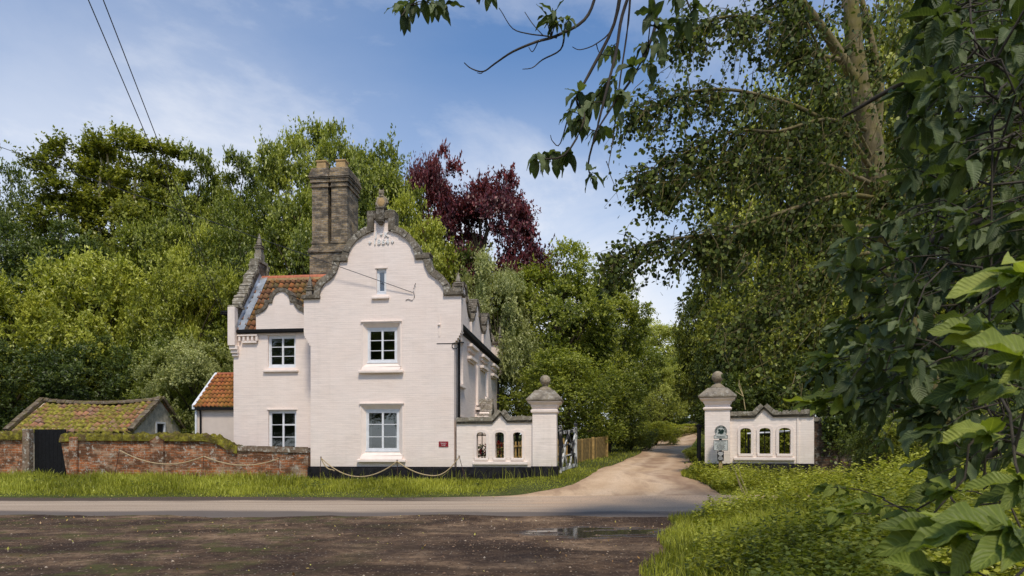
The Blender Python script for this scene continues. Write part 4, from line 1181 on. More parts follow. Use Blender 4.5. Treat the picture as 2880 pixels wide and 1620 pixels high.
# ---------------------------------------------------------------- ropes on iron pins
def rope_line(label, posts, sags, frame, v, group):
    """posts: [(top px), (foot px)], sags: lists of px points"""
    pts = [(frame.px(*a, v), frame.px(*b, v)) for a, b in posts]
    base = pts[0][1]
    t_ = thing('rope_barrier', label, 'rope barrier', base[0], v, base[1], frame, None)
    for a, b in pts:
        m = MB(); m.tube([(a[0], v, a[1]+.02), (b[0], v-.05, b[1]-.15)], .011, 6)
        m.tube([(a[0]+.03*math.cos(q), v, a[1]+.03*math.sin(q)) for q in [2*PI*i/8 for i in range(9)]], .007, 5); m.build('pin', M['rust'], t_)
    for s in sags:
        P3 = [frame.px(*q, v-.02) for q in s]
        # a catenary-like curve through end, low point, end
        a, l, b = P3
        out = []
        for i in range(25):
            q = i/24
            if q < .5: k = q/.5; u = a[0]+(l[0]-a[0])*k; z = l[1]+(a[1]-l[1])*(1-k)**2
            else: k = (q-.5)/.5; u = l[0]+(b[0]-l[0])*k; z = l[1]+(b[1]-l[1])*k**2
            out.append((u, v-.02, z))
        m = MB(); m.tube(out, .019, 7)
        # strands
        for ph in (0, PI):
            hel = []
            N = 120
            for i in range(N+1):
                q = i/N*24; k = min(23, int(q)); f_ = q-k
                p = Vector(out[k]).lerp(Vector(out[k+1]), f_)
                hel.append(p+Vector((0, math.cos(i*1.3+ph)*.014, math.sin(i*1.3+ph)*.014)))
            m.tube(hel, .009, 4, False)
        m.build('rope', M['rope'], t_)
Zr = lambda x, y: (600+x/2.898, 860+y/2.898)
rope_line('cream rope slung on three rusty pins in front of the pink lodge', [(Zr(877, 1236), Zr(872, 1400)), (Zr(1498, 1262), Zr(1507, 1400)), (Zr(2003, 1228), Zr(2068, 1425))],
          [[Zr(879, 1242), Zr(1190, 1393), Zr(1498, 1268)], [Zr(879, 1246), Zr(960, 1335), Zr(985, 1345)], [Zr(1498, 1268), Zr(1800, 1385), Zr(2003, 1233)]], HF, -.75, None)
Zl = lambda x, y: (x/2.927, 1050+y/2.927)
rope_line('cream rope slung on thin pins in front of the brick garden wall', [(Zl(985, 628), Zl(942, 850)), (Zl(1678, 678), Zl(1672, 850)), (Zl(2297, 695), Zl(2302, 850))],
          [[Zl(985, 632), Zl(1380, 747), Zl(1678, 682)], [Zl(1678, 682), Zl(2010, 757), Zl(2297, 700)]], HF, -.55, None)
# ---------------------------------------------------------------- pierced screen walls
def arch(u0, u1, z0, z1, rise=0.10, n=8):
    c = (u0+u1)/2; w = (u1-u0)/2
    return [(u0, z0), (u1, z0), (u1, z1-rise)]+[(c+w*math.cos(a), z1-rise+rise*math.sin(a)**.8) for a in [PI*i/n for i in range(1, n)]]+[(u0, z1-rise)]
def screen_wall(label, fr, v, ux0, ux1, zp, ztop0, ztop1, peak, holes, sill, paint, n_):
    """peak: (u left foot, u apex, z apex, u right foot)"""
    t_ = thing('screen_wall', label, 'wall', (ux0+ux1)/2, v, zp-.6, fr)
    def ztop(u): return ztop0+(ztop1-ztop0)*(u-ux0)/(ux1-ux0)
    pl, pa, za, pr = peak
    path = [(ux0, ztop(ux0)), (pl, ztop(pl)), (pa, za), (pr, ztop(pr)), (ux1, ztop(ux1))]
    hs = [arch(*h) for h in holes]
    MB().prism([(ux0, zp-.6), (ux1, zp-.6)]+path[::-1], v, v+.34, 'v', hs).build('wall_body', paint, t_)
    MB().box(ux0, ux1, v-.06, v-.002, zp-.9, zp).build('plinth', M['black'], t_, bevel=.015)
    m = MB()
    for a, b in zip(path, path[1:]):
        m.band([a, b], .15, v-.11, v+.45, 'v', .135, .012, .008, n_+int(a[0]*10))
    m.build('coping', M['stone_w'], t_, bevel=.012)
    m = MB()
    for k in (0, 1, 2, 3):
        if k == 1: m.prism([path[1], (path[1][0]+.0, path[1][1]-.07), (pa, za-.08), (pa, za)], v-.05, v-.002, 'v')
        if k == 2: m.prism([(pa, za), (pa, za-.08), (path[3][0], path[3][1]-.07), path[3]], v-.05, v-.002, 'v')
        if k in (0, 3): m.box(path[k][0], path[k+1][0], v-.05, v-.002, min(path[k][1], path[k+1][1])-.07, min(path[k][1], path[k+1][1])-.003)
    m.build('drip_course', M['stone_d'], t_)
    for h in holes:
        o = arch(h[0]-.09, h[1]+.09, h[2]-.0, h[3]+.09, .14)
        MB().prism(o, v-.03, v-.002, 'v', [arch(h[0], h[1], h[2]+.002, h[3])]).build('window_surround', M['trim'], t_, bevel=.01)
        c = (h[0]+h[1])/2
        MB().box(h[0]-.07, h[1]+.07, v-.06, v+.1, h[2]-.10, h[2]-.003).build('window_sill', M['trim'], t_, bevel=.015)
        m = MB(); m.tube([(c, v+.17, h[2]), (c, v+.17, h[3])], .017, 6); m.tube([(h[0], v+.17, h[3]-.12), (h[1], v+.17, h[3]-.12)], .011, 5); m.build('iron_bar', M['iron'], t_)
    MB().box(sill[0], sill[1], v-.10, v-.002, sill[2], sill[3]).build('sill_course', M['trim'], t_, bevel=.02)
    return t_
def pier(label, fr, u0, u1, v0, zb, zp, zn, zc0, zc1, zcap, zap, ball, br):
    w = (u1-u0)/2; c = ((u0+u1)/2, v0+w)
    t_ = thing('gate_pier', label, 'gate pier', c[0], c[1], zb, fr)
    MB().box(u0, u1, v0, v0+2*w, zb, zc1).build('shaft', M['paint2'], t_)
    MB().box(u0-.06, u1+.06, v0-.06, v0+2*w+.06, zb-.3, zp).build('plinth', M['black'], t_, bevel=.02)
    h = zc1-zc0
    m = MB().lathe([(w+.004, zn[0]-.0), (w+.05, zn[0]+.02), (w+.06, zn[1]-.03), (w+.03, zn[1]), (w+.003, zn[1]+.01)], c, 4, True)
    m.lathe([(w+.004, zc0), (w+.03, zc0+.15*h), (w+.05, zc0+.3*h), (w+.06, zc0+.5*h), (w+.12, zc0+.72*h), (w+.16, zc0+.82*h), (w+.17, zc1)], c, 4, True)
    m.build('cornice', M['trim'], t_)
    W = w+.215
    m = MB().lathe([(W-.02, zc1+.002), (W, zc1+.02), (W, zc1+.07), (W*.97, zc1+.09), (W*.55, zcap), (W*.50, zcap+.02)], c, 4, True)
    m.build('cap', M['stone_cap'], t_, bevel=.012)
    zb2 = ball-br
    m = MB().lathe([(.27, zcap+.021), (.26, zcap+.05), (.17, zcap+.13), (.10, zap), (.085, zap+.06), (.12, zb2-.0), (.11, zb2+.02)], c, 20)
    m.lathe([(max(.002, br*math.sin(a)), ball-br*math.cos(a)) for a in [PI*i/14 for i in range(15)]], c, 24)
    m.build('ball_finial', M['stone_ball'], t_, True)
    return t_
# left wall and pier, in line with the lodge front
Zg = lambda x, y: (1240+x/2.416, 760+y/2.416)
pu0 = HF.px(*Zg(622, 1100), -.12)[0]; pu1 = HF.px(*Zg(785, 1100), -.12)[0]
hz_ = lambda y, v=0.0, x=400: HF.px(*Zg(x, y), v)[1]
hx_ = lambda x, v=0.0: HF.px(*Zg(x, 1100), v)[0]
holes = [(hx_(a), hx_(b), hz_(1276), hz_(1101), .10) for a, b in ((242, 308), (368, 429), (490, 551))]
holes = [(a, b, c, d, .10) for a, b, c, d, _ in holes]
screen_wall('pink screen wall with three arched openings between the lodge and the left gate pier', HF, 0.0, 2.775, pu0-.003, hz_(1336), hz_(1029), hz_(1018, x=600), (hx_(352), hx_(407), hz_(966), hx_(452)), holes, (hx_(218), hx_(592), hz_(1322), hz_(1300)), M['paint2'], 100)
w_ = (pu1-pu0)/2; vz = -.12; pz = lambda y: HF.px(*Zg(703, y), vz)[1]
pzc = lambda y: HF.px(*Zg(703, y), vz+w_)[1]
pier('pink gate pier with ball finial beside the lodge, left of the drive', HF, pu0, pu1, vz, pz(1412), pz(1332), (pz(970), pz(946)), pz(938), pz(890), pzc(822), pzc(792), pzc(748), .19)
# right pier and wall
Zq = lambda x, y: (1960+x/4.83, 1040+y/4.83)
qu0 = RF.px(*Zq(108, 900), 0)[0]; qu1 = RF.px(*Zq(450, 900), 0)[0]
RV_ = .13
rz_ = lambda y, x=900: RF.px(*Zq(x, y), RV_)[1]
rx_ = lambda x: RF.px(*Zq(x, 900), RV_)[0]
holes = [(rx_(a), rx_(b), rz_(1140), rz_(790), .11) for a, b in ((590, 735), (850, 1000), (1115, 1273))]
sw_r = screen_wall('pink screen wall with three arched openings right of the drive', RF, RV_, qu1+.003, rx_(1592), rz_(1270), rz_(630, 470), rz_(600, 1580), (rx_(790), rx_(908), rz_(500, 908), rx_(1035)), holes, (rx_(500), rx_(1330), rz_(1232), rz_(1190)), M['paint2'], 300)
MB().box(rx_(1360), rx_(1385), RV_-.03, RV_-.002, rz_(1268), rz_(612, 1370)).build('buttress', M['paint2'], sw_r)
w_ = (qu1-qu0)/2; qz = lambda y: RF.px(*Zq(280, y), 0)[1]; qzc = lambda y: RF.px(*Zq(280, y), w_)[1]
pier('pink gate pier with ball finial behind the grey estate signs, right of the drive', RF, qu0, qu1, 0.0, qz(1400), qz(1272), (qz(545), qz(508)), qz(470), qz(382), qzc(262), qzc(190), qzc(97), .20)

# brick wall beyond the right screen wall, running on into the shrubs
xw0 = rx_(1592)+.003
bw = thing('garden_wall', 'dark shaded brick wall with ivy at the right end of the pink screen wall', 'wall', xw0+2, RV_, .7, RF)
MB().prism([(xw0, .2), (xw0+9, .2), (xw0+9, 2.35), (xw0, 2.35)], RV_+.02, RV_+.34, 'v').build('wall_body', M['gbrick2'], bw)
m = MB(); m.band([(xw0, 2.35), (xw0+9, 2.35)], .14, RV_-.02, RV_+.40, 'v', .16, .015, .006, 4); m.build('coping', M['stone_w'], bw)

# ---------------------------------------------------------------- gates
def gate_leaf(label, a, b, z0a, z0b, h, mat, lattice=True):
    """a, b: ground points of hinge and far post"""
    A = Vector((a[0], a[1], z0a)); B = Vector((b[0], b[1], z0b))
    t_ = thing('drive_gate', label, 'gate', A.x, A.y, A.z)
    d = (B-A); L = math.hypot(d.x, d.y); e = Vector((d.x/L, d.y/L, d.z/L)); sd_ = Vector((-e.y, e.x, 0))
    def bar(p, q, w, th, m):
        """flat bar from (s,z) to (s,z)"""
        p3 = A+e*p[0]+Vector((0, 0, p[1])); q3 = A+e*q[0]+Vector((0, 0, q[1]))
        ax = (q3-p3).normalized(); n2 = ax.cross(sd_).normalized()
        vs = [p3+n2*w*i+sd_*th*j for i, j in ((-.5,-.5),(.5,-.5),(.5,.5),(-.5,.5))]+[q3+n2*w*i+sd_*th*j for i, j in ((-.5,-.5),(.5,-.5),(.5,.5),(-.5,.5))]
        m.add(vs, [(0,1,2,3),(7,6,5,4),(0,4,5,1),(1,5,6,2),(2,6,7,3),(3,7,4,0)])
    for s, k in ((0, 1.0), (L, 1.0)):
        m = MB(); bar((s, -.02), (s, h*k), .11, .11, m)
        c = A+e*s; m.lathe([(.055, c.z+h), (.03, c.z+h+.02), (.03, c.z+h+.05), (.065, c.z+h+.06), (.065, c.z+h+.14), (.03, c.z+h+.17)], (c.x, c.y), 4, True)
        m.build('post', mat, t_)
    m = MB(); bar((0, h-.12), (L, h-.12), .12, .06, m); bar((0, .10), (L, .10), .12, .06, m); bar((0, h*.62), (L, h*.62), .045, .05, m); bar((0, h*.36), (L, h*.36), .035, .05, m)
    m.build('rail', mat, t_)
    if lattice:
        m = MB(); N = 1
        for k in range(N):
            s0, s1 = L*k/N, L*(k+1)/N
            bar((s0, h-.15), (s0+L*.42, .12), .11, .05, m); bar((s0+L*.5, h-.15), (s0+.05, .12), .11, .062, m); bar((s0+L*.5, h-.15), (s1-.05, .12), .11, .05, m); bar((s1, h-.15), (s1-L*.42, .12), .11, .062, m)
        m.build('lattice', mat, t_)
    for k in range(1, 8 if lattice else 14):
        m = MB()
        s = L*k/(8 if lattice else 14)
        bar((s, .12), (s, h-.15 if not lattice else h*.36), .022, .022, m)
        m.build('bar', M['iron'], t_)
    return t_
ga = G(1576, 1330); gb = G(1619, 1314)
zfar = lambda p, py: CAM_Z-(py-PY0)/FPX*p[1]
gate_leaf('open gate with flaking black and white paint beside the left gate pier', ga, gb, T(*ga), T(*gb), 1.60, M['gate'])
gc = (6.52, 23.75); gd = (7.02, 25.7)
gate_leaf('black gate folded open beside the right gate pier', gc, gd, T(*gc), T(*gd), 1.55, M['iron'])

# ---------------------------------------------------------------- picket fence beyond the left gate
def picket_fence(label, a, b, h, pw, gap, mat, posts=True):
    A = Vector((*a, T(*a))); B = Vector((*b, T(*b)))
    t_ = thing('picket_fence', label, 'fence', A.x, A.y, A.z)
    d = B-A; L = math.hypot(d.x, d.y); e = Vector((d.x/L, d.y/L, 0)); s_ = Vector((-e.y, e.x, 0)); slope = d.z/L
    n = int(L/(pw+gap)); rgx = random.Random(5)
    for k in range(n):
        s = (k+.5)*L/n; z0 = A.z+slope*s; m = MB(); hh = h+rgx.uniform(-.02, .02)
        p = A+e*s
        vs = []
        for w in (-.011, .011):
            for uu, zz in ((-pw/2, -.05), (pw/2, -.05), (pw/2, hh-.05), (0, hh), (-pw/2, hh-.05)):
                q = p+e*uu+s_*w; vs.append((q.x, q.y, z0+zz))
        m.add(vs, [(4,3,2,1,0),(5,6,7,8,9)]+[(i, (i+1) % 5, (i+1) % 5+5, i+5) for i in range(5)])
        m.build('pale', mat if rgx.random() > .15 else M['fence_y'], t_)
    for zz in (.25, h-.28):
        m = MB(); vs = []
        for s in (0, L):
            for w in (.013, .06):
                for dz in (0, .08):
                    q = A+e*s+s_*w; vs.append((q.x, q.y, A.z+slope*s+zz+dz))
        m.add(vs, [(0,1,3,2),(4,6,7,5),(0,4,5,1),(2,3,7,6),(1,5,7,3),(0,2,6,4)]); m.build('rail', mat, t_)
    if posts:
        for s in (L*.55, L):
            q = A+e*s; m = MB(); z0 = A.z+slope*s
            m.box(q.x-.06, q.x+.06, q.y-.1, q.y+.02, z0-.1, z0+h+.03); m.build('post', M['fence_y'], t_)
fa = G(1612, 1304); fb = G(1706, 1285)
picket_fence('close boarded mossy picket fence along the drive beyond the left gate', fa, fb, 1.02, .085, .006, M['fence'])
picket_fence('gapped picket fence behind the left gate and pink screen wall', (fa[0]-.05, fa[1]+2.0), (fa[0]-4.6, fa[1]+2.3), 1.05, .075, .06, M['fence_y'], False)

# ---------------------------------------------------------------- estate signs by the right pier
sx = RF.px(2026, 1250, -.35)
SP = thing('sign_post', 'timber post carrying a grey domed plate, grey notice and black notice before the right pier', 'sign', sx[0], -.35, .5, RF)
Zs = lambda x, y: (1990+x/9.06, 1180+y/9.06)
sp = lambda x, y: RF.px(*Zs(x, y), -.41)
pc = sp(330, 1200)[0]
_, ptop = sp(330, 155); 
gx, gy = RF.w(pc, -.35, 0).xy
m = MB(); m.box(pc-.055, pc+.055, -.40, -.31, T(gx, gy)-.1, sp(330, 1000)[1]); m.build('post', M['post'], SP, bevel=.008)
m = MB(); m.box(pc-.045, pc+.045, -.395, -.32, sp(330, 1000)[1]+.002, ptop); m.build('upper_post', M['iron'], SP)
V1 = -.43
# domed plate
cx, cz = sp(338, 300); bl = sp(165, 485); brr = sp(510, 400)
R0 = .19
dome = [(bl[0], bl[1]), (brr[0], bl[1]), (brr[0], brr[1]-.01), (cx+R0*.82, brr[1]+.01)]+[(cx+R0*math.cos(a), cz+R0*math.sin(a)) for a in [-.45+(PI+.9)*i/26 for i in range(27)]]+[(cx-R0*.82, brr[1]+.01), (bl[0], brr[1]-.01)]
MB().prism(dome, V1, V1+.02, 'v').build('domed_plate', M['silver'], SP)
m = MB()
ring = [(cx+a_*math.cos(t), cz+a_*math.sin(t)) for a_, rng_ in ((.178, 1), (.128, -1)) for t in ([-.25+(PI+.5)*i/30 for i in range(31)][::rng_])]
m.prism(ring, V1-.004, V1-.0005, 'v')
for a, b in zip(dome, dome[1:]+dome[:1]):
    m.tube([(a[0], V1, a[1]), (b[0], V1, b[1])], .007, 4)
m.build('dark_band', M['green_d'], SP)
m = MB(); word = 'THE NATIONAL TRUST'
for i, ch_ in enumerate(word):
    t_ = PI+.05-(PI+.1)*i/(len(word)-1)
    if ch_ != ' ': put_text(m, ch_, .045, cx+.153*math.cos(t_), V1-.006, cz+.153*math.sin(t_), .001, rot=t_-PI/2)
m.build('band_lettering', M['letter'], SP)
# oak leaf spray and name
m = MB()
def oak(x, z, ang, L, n=4):
    pts = []
    for sgn in (1, -1):
        side = []
        for i in range(n*4+1):
            q = i/(n*4); wv = (.16+.16*math.sin(PI*q))*(1+.45*math.sin(q*n*2*PI)) if 0 < q < 1 else 0.02
            side.append((q*L, sgn*wv*L))
        pts += side if sgn > 0 else side[::-1]
    c, s = math.cos(ang), math.sin(ang)
    m.prism([(x+a*c-b*s, z+a*s+b*c) for a, b in pts], V1-.005, V1-.0008, 'v')
oak(cx+.0, cz-.02, PI*.72, .12); oak(cx+.0, cz-.02, PI*.12, .12); oak(cx-.01, cz-.03, PI*1.13, .09); oak(cx-.03, cz-.075, .38, .13); oak(cx+.02, cz, PI*.33, .08)
put_text(m, 'FELBRIGG', .062, cx, V1-.004, bl[1]+.055, .003)
m.build('oak_emblem', M['green_d'], SP)
# notice plate with rows of fine print
n0 = sp(160, 785); n1 = sp(515, 525)
MB().box(n0[0], n1[0], V1, V1+.02, n0[1], n1[1]).build('notice_plate', M['silver'], SP)
m = MB(); rgx = random.Random(8)
for k, (wf, hh) in enumerate(((.78, .022), (.55, .014), (.74, .014), (.82, .014), (.5, .02), (.58, .02), (.55, .02), (.62, .018), (.4, .018))):
    z = n1[1]-(n1[1]-n0[1])*(k+.75)/9.6; w = (n1[0]-n0[0])*wf; x = (n0[0]+n1[0])/2-w/2
    while x < (n0[0]+n1[0])/2+w/2-.01:
        l = rgx.uniform(.008, .014); m.box(x, x+l, V1-.004, V1-.0005, z-hh/2, z+hh/2*rgx.uniform(.5, 1)); x += l+rgx.choice((.004, .005, .016))
for a, b in (((n0[0], n0[1]), (n1[0], n0[1])), ((n1[0], n0[1]), (n1[0], n1[1])), ((n1[0], n1[1]), (n0[0], n1[1])), ((n0[0], n1[1]), (n0[0], n0[1]))):
    m.tube([(a[0], V1, a[1]), (b[0], V1, b[1])], .006, 4)
m.build('fine_print', M['iron'], SP)
b0 = sp(247, 1048); b1 = sp(415, 808)
MB().box(b0[0], b1[0], V1-.01, V1+.01, b0[1], b1[1]).build('black_notice', M['iron'], SP)
m = MB()
for k, (wf, hh) in enumerate(((.7, .026), (.85, .026), (.66, .026), (.38, .026), (.6, .012), (.74, .012), (.74, .012), (.84, .012), (.4, .012))):
    z = b1[1]-.035-(k*.038 if k < 4 else .152+(k-4)*.024); w = (b1[0]-b0[0])*wf; x = (b0[0]+b1[0])/2-w/2
    while x < (b0[0]+b1[0])/2+w/2-.008:
        l = rgx.uniform(.012, .018); m.box(x, x+l, V1-.014, V1-.0105, z-hh/2, z+hh/2*rgx.uniform(.6, 1)); x += l+.003
m.build('white_print', M['letter'], SP)

# direction board on the shaded wall
q0 = RF.px(2428, 1231, RV_-.05); q1 = RF.px(2480, 1210, RV_-.05)
DB = thing('direction_board', 'black board with white capitals on the shaded brick wall among leaves', 'sign', (q0[0]+q1[0])/2, RV_-.03, q0[1], RF)
MB().box(q0[0], q1[0], RV_-.05, RV_-.02, q0[1], q1[1]).build('board', M['iron'], DB)
MB().box(q0[0]+.1, q1[0]-.05, RV_-.06, RV_-.02, q1[1]+.003, q1[1]+.04).build('batten', M['rust'], DB)
m = MB(); hh = q1[1]-q0[1]; put_text(m, 'LI  ICKL I', hh*.5, (q0[0]+q1[0])/2, RV_-.053, q0[1]+hh*.66, .002); m.box((q0[0]+q1[0])/2-.1, q1[0]-.12, RV_-.055, RV_-.051, q0[1]+hh*.22, q0[1]+hh*.32)
m.build('lettering', M['letter'], DB)

# white rail glimpsed behind the right openings
a_ = RF.px(*Zq(800, 868), 2.4); b_ = RF.px(*Zq(1300, 825), 2.4)
wr = thing('white_rail', 'white rail glimpsed through the arched openings of the right screen wall', 'rail', a_[0], 2.4, .6, RF)
MB().tube([(a_[0]-.3, 2.4, a_[1]), (b_[0]+.3, 2.4, b_[1])], .035, 8).build('bar', M['white'], wr)
m = MB(); m.tube([(a_[0]-.25, 2.42, .4), (a_[0]-.25, 2.42, a_[1])], .04, 6); m.tube([(b_[0]+.25, 2.42, .4), (b_[0]+.25, 2.42, b_[1])], .04, 6); m.build('stand', M['iron'], wr)

# ---------------------------------------------------------------- overhead cables
def wire(label, a, b, r, sagz=0.15):
    t_ = MB(); n = 16
    t_.tube([Vector(a).lerp(Vector(b), i/n)-Vector((0, 0, sagz*4*(i/n)*(1-i/n))) for i in range(n+1)], r, 5)
    o = t_.build('overhead_cable', M['cable']); return meta(o, label, 'cable', None)
br_ = HF.w(lu0-.3, LV-.2, HF.px(640, 882, LV-.2)[1])
wire('left one of two steep overhead cables running down to the lodge corner', P(236, -30, 11), br_+Vector((-.06, 0, 0)), .0095, .0)
wire('right one of two steep overhead cables running down to the lodge corner', P(279, -30, 11), br_+Vector((.05, 0, 0)), .0095, .0)
wire('thin cable slung from the far left across the lodge gable', P(-60, 392, 25), HF.w(*(lambda q: (q[0], -.05, q[1]))(HF.px(1161, 823, -.05))), .012, .0)
u_, z_ = HF.px(1163, 812, -.05)
m = MB(); m.tube([(u_, -.05, z_-.02), (u_+.05, -.06, z_+.12), (u_+.08, -.05, z_+.2)], .012, 5); m.tube([(u_, -.03, z_-.1), (u_+.03, -.02, z_-.3), (u_-.06, -.02, z_-.42), (u_-.2, -.02, z_-.36), (u_-.3, -.02, z_-.4)], .01, 5)
m.build('cable_hook', M['iron'], H)
# ---------------------------------------------------------------- foliage materials
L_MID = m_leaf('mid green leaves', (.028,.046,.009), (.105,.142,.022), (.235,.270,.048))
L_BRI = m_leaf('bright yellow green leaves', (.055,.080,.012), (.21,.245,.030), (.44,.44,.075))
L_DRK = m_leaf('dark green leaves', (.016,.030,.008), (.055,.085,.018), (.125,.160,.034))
L_GRY = m_leaf('grey green willow leaves', (.060,.080,.030), (.165,.200,.075), (.34,.37,.18))
L_PALE = m_leaf('haze toned leaves', (.10,.125,.03), (.24,.28,.06), (.46,.48,.13))  # paler greens stand in for haze over the far trees
L_SLEN = m_leaf('slender tree leaves', (.035,.052,.010), (.135,.165,.024), (.27,.29,.05))
L_COP = m_leaf('copper beech leaves', (.020,.006,.010), (.085,.019,.028), (.20,.05,.06), .3)
L_LIM = m_leaf('lime leaves', (.022,.036,.008), (.14,.17,.022), (.44,.43,.07))
L_ASP = m_leaf('aspen leaves', (.018,.032,.012), (.070,.100,.026), (.165,.205,.055), .32, .55, .25)
L_WEED = m_leaf('weed leaves', (.075,.105,.013), (.24,.275,.030), (.47,.47,.095))
L_GRASS = m_leaf('grass blades', (.070,.095,.011), (.190,.215,.024), (.38,.36,.070), .4)
L_HAY = m_leaf('dry grass', (.16,.14,.05), (.28,.24,.09), (.4,.34,.15))
L_FALL = m_leaf('fallen leaves', (.09,.045,.018), (.24,.14,.05), (.50,.37,.09), .1)
L_ROSE = m_leaf('rose petals', (.25,.004,.010), (.45,.008,.016), (.6,.02,.03), .2)
L_CHE = m_big_leaf('chestnut leaves', (.022,.036,.013), (.085,.115,.042), (.21,.25,.115), .32)
L_CHE2 = m_big_leaf('sun toned chestnut leaves', (.055,.080,.016), (.175,.220,.038), (.42,.46,.10), .35)  # chestnut leaf colours lightened to stand in for sun on low sprays
B_PALE = m_bark('pale mossy bark', (.11,.085,.045), (.27,.215,.12), .75)
B_STEM = m_bark('pale slender stem bark', (.34,.28,.17), (.58,.50,.34), .2, False)
B_DARK = m_bark('dark bark', (.030,.024,.018), (.085,.068,.05), .25, False)
B_TWIG = m_bark('grey twig bark', (.028,.024,.024), (.085,.07,.06), .15, False)

# ---------------------------------------------------------------- tree prototypes (10 units tall)
def rand_dirs(r, n):
    return unit(r.normal(size=(n, 3)))
def crown(seed, cen, rad, lobes, lrad, twigs, per, leaf, shell=(.45, .95), upb=.35, feather=.14, flat=1.0, extra=None, cut=None):
    r = np.random.default_rng(seed)
    cen = np.array(cen, float); rad = np.array(rad, float)
    d = rand_dirs(r, lobes); q = r.uniform(shell[0], shell[1], (lobes, 1))
    LC = cen+d*q*rad; LR = r.uniform(lrad[0], lrad[1], lobes)
    if cut is not None: LC[:, 2] = np.maximum(LC[:, 2], cut+LR*.55)
    if extra is not None:
        LC = np.vstack([LC, np.array([e[:3] for e in extra])]); LR = np.concatenate([LR, [e[3] for e in extra]])
    w = LR**2; li = r.choice(len(LC), size=twigs, p=w/w.sum())
    outw = unit((LC[li]-cen)/rad)
    dirs = unit(rand_dirs(r, twigs)*1.0+outw*.75+np.array([0, 0, upb]))
    rr = LR[li][:, None]
    length = r.uniform(.75, 1.08, (twigs, 1))
    fe = r.random((twigs, 1)) < feather
    length = np.where(fe, length*r.uniform(1.15, 1.65, (twigs, 1)), length)
    dirs = np.where(fe, unit(dirs+np.array([0, 0, .55*(upb > .2)])), dirs)
    a = LC[li]+dirs*rr*.15*np.array([1, 1, flat]); b = LC[li]+dirs*rr*length*np.array([1, 1, flat])
    t = r.uniform(.50, 1.03, (twigs, per, 1))
    Pb = (a[:, None]*(1-t)+b[:, None]*t)
    Pb = Pb+r.normal(size=Pb.shape)*.045*rr[:, None]*(1.35-t)
    D = unit(dirs[:, None]*.55+r.normal(size=Pb.shape)*.75+np.array([0, 0, -.12]))
    Nn = unit(np.array([0, 0, .55])+outw[:, None]*.9+r.normal(size=Pb.shape)*.55)
    lt = r.uniform(0, 1, len(LC))[li][:, None]
    tint = np.clip(.22*lt+.26*r.random((twigs, 1))+.22*r.random((twigs, per))+.85*(t[..., 0]-.62)+.10*outw[:, 2:3], 0, 1)  # clump shading put into the tint: dark inside, lighter outside and on top
    n = twigs*per
    L = r.uniform(.75, 1.25, n)*leaf[0]; W = L*leaf[1]
    V = leaf_quads(Pb.reshape(-1, 3), D.reshape(-1, 3), Nn.reshape(-1, 3), L, W)
    return V, tint.ravel(), LC, LR
def limb_tubes(seed, LC, trunk_top, base_r, nlimb, lean=(0, 0), stems=None):
    r = random.Random(seed); m = MB()
    tp = []
    for i in range(9):
        q = i/8; tp.append(Vector((lean[0]*q*q+.12*math.sin(q*5+seed), lean[1]*q*q+.1*math.sin(q*4+2*seed), trunk_top*q)))
    m.tube([tp[0]-Vector((0, 0, .3))]+tp, [base_r*1.5]+[base_r*(1.25-.9*i/8) for i in range(9)], 8)
    idx = list(range(len(LC))); r.shuffle(idx)
    for k in idx[:nlimb]:
        e = Vector(LC[k]); q = min(.95, max(.25, (e.z-1.2-.45*math.hypot(e.x, e.y))/trunk_top))
        s = tp[int(q*8)]
        mid = s.lerp(e, .5)+Vector((r.uniform(-.2, .2), r.uniform(-.2, .2), .25))
        m.tube([s, s.lerp(mid, .5)+Vector((0, 0, .1)), mid, mid.lerp(e, .5)+Vector((r.uniform(-.1, .1), r.uniform(-.1, .1), .05)), e], [base_r*.42, base_r*.34, base_r*.26, base_r*.16, base_r*.06], 5, False)
    return m
PROTO = {}
def proto(name, V, tint, tm):
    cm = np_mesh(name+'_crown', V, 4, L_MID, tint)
    tr = bpy.data.meshes.new(name+'_trunk'); tr.from_pydata(tm.v, [], tm.f); tr.update(); tr.materials.append(B_DARK)
    tr.polygons.foreach_set('use_smooth', [True]*len(tr.polygons))
    PROTO[name] = (cm, tr)
def mk(name, seed, cen, rad, lobes, lrad, twigs, per, leaf, trunk, **k):
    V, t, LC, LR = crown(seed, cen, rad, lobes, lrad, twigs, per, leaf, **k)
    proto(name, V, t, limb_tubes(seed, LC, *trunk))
mk('round', 1, (0, 0, 5.9), (3.2, 3.2, 3.3), 50, (.95, 1.5), 5600, 10, (.15, .6), (6.5, .22, 26), feather=.10, upb=.15, flat=.7)
mk('round2', 2, (0, 0, 5.7), (3.4, 3.3, 3.5), 58, (.85, 1.45), 5600, 10, (.145, .6), (6.2, .22, 26), feather=.14, upb=.15, flat=.65)
mk('feather', 3, (0, 0, 5.6), (3.0, 3.0, 3.6), 52, (.7, 1.25), 5200, 10, (.14, .58), (7.0, .18, 30), feather=.18, upb=.3, flat=.7)
mk('beech', 4, (0, 0, 5.2), (3.5, 3.5, 3.6), 70, (.65, 1.2), 5600, 10, (.14, .6), (7.2, .2, 34), feather=.20, upb=.3, flat=.65)
mk('shrub', 5, (0, 0, 4.6), (4.6, 4.6, 4.6), 95, (.8, 1.5), 4200, 10, (.21, .46), (4.5, .22, 20), feather=.14, upb=.3, shell=(.5, 1.0), cut=0.0)
mk('willow', 6, (0, 0, 4.9), (3.9, 3.9, 4.3), 80, (.6, 1.2), 4800, 10, (.165, .4), (5.5, .16, 30), feather=.3, upb=.5, shell=(.45, .95), cut=.1)
mk('lime', 7, (0, 0, 5.3), (3.7, 3.7, 4.2), 110, (.65, 1.25), 4800, 10, (.13, .72), (7.0, .22, 30), feather=.12, upb=-.15, shell=(.55, .97))
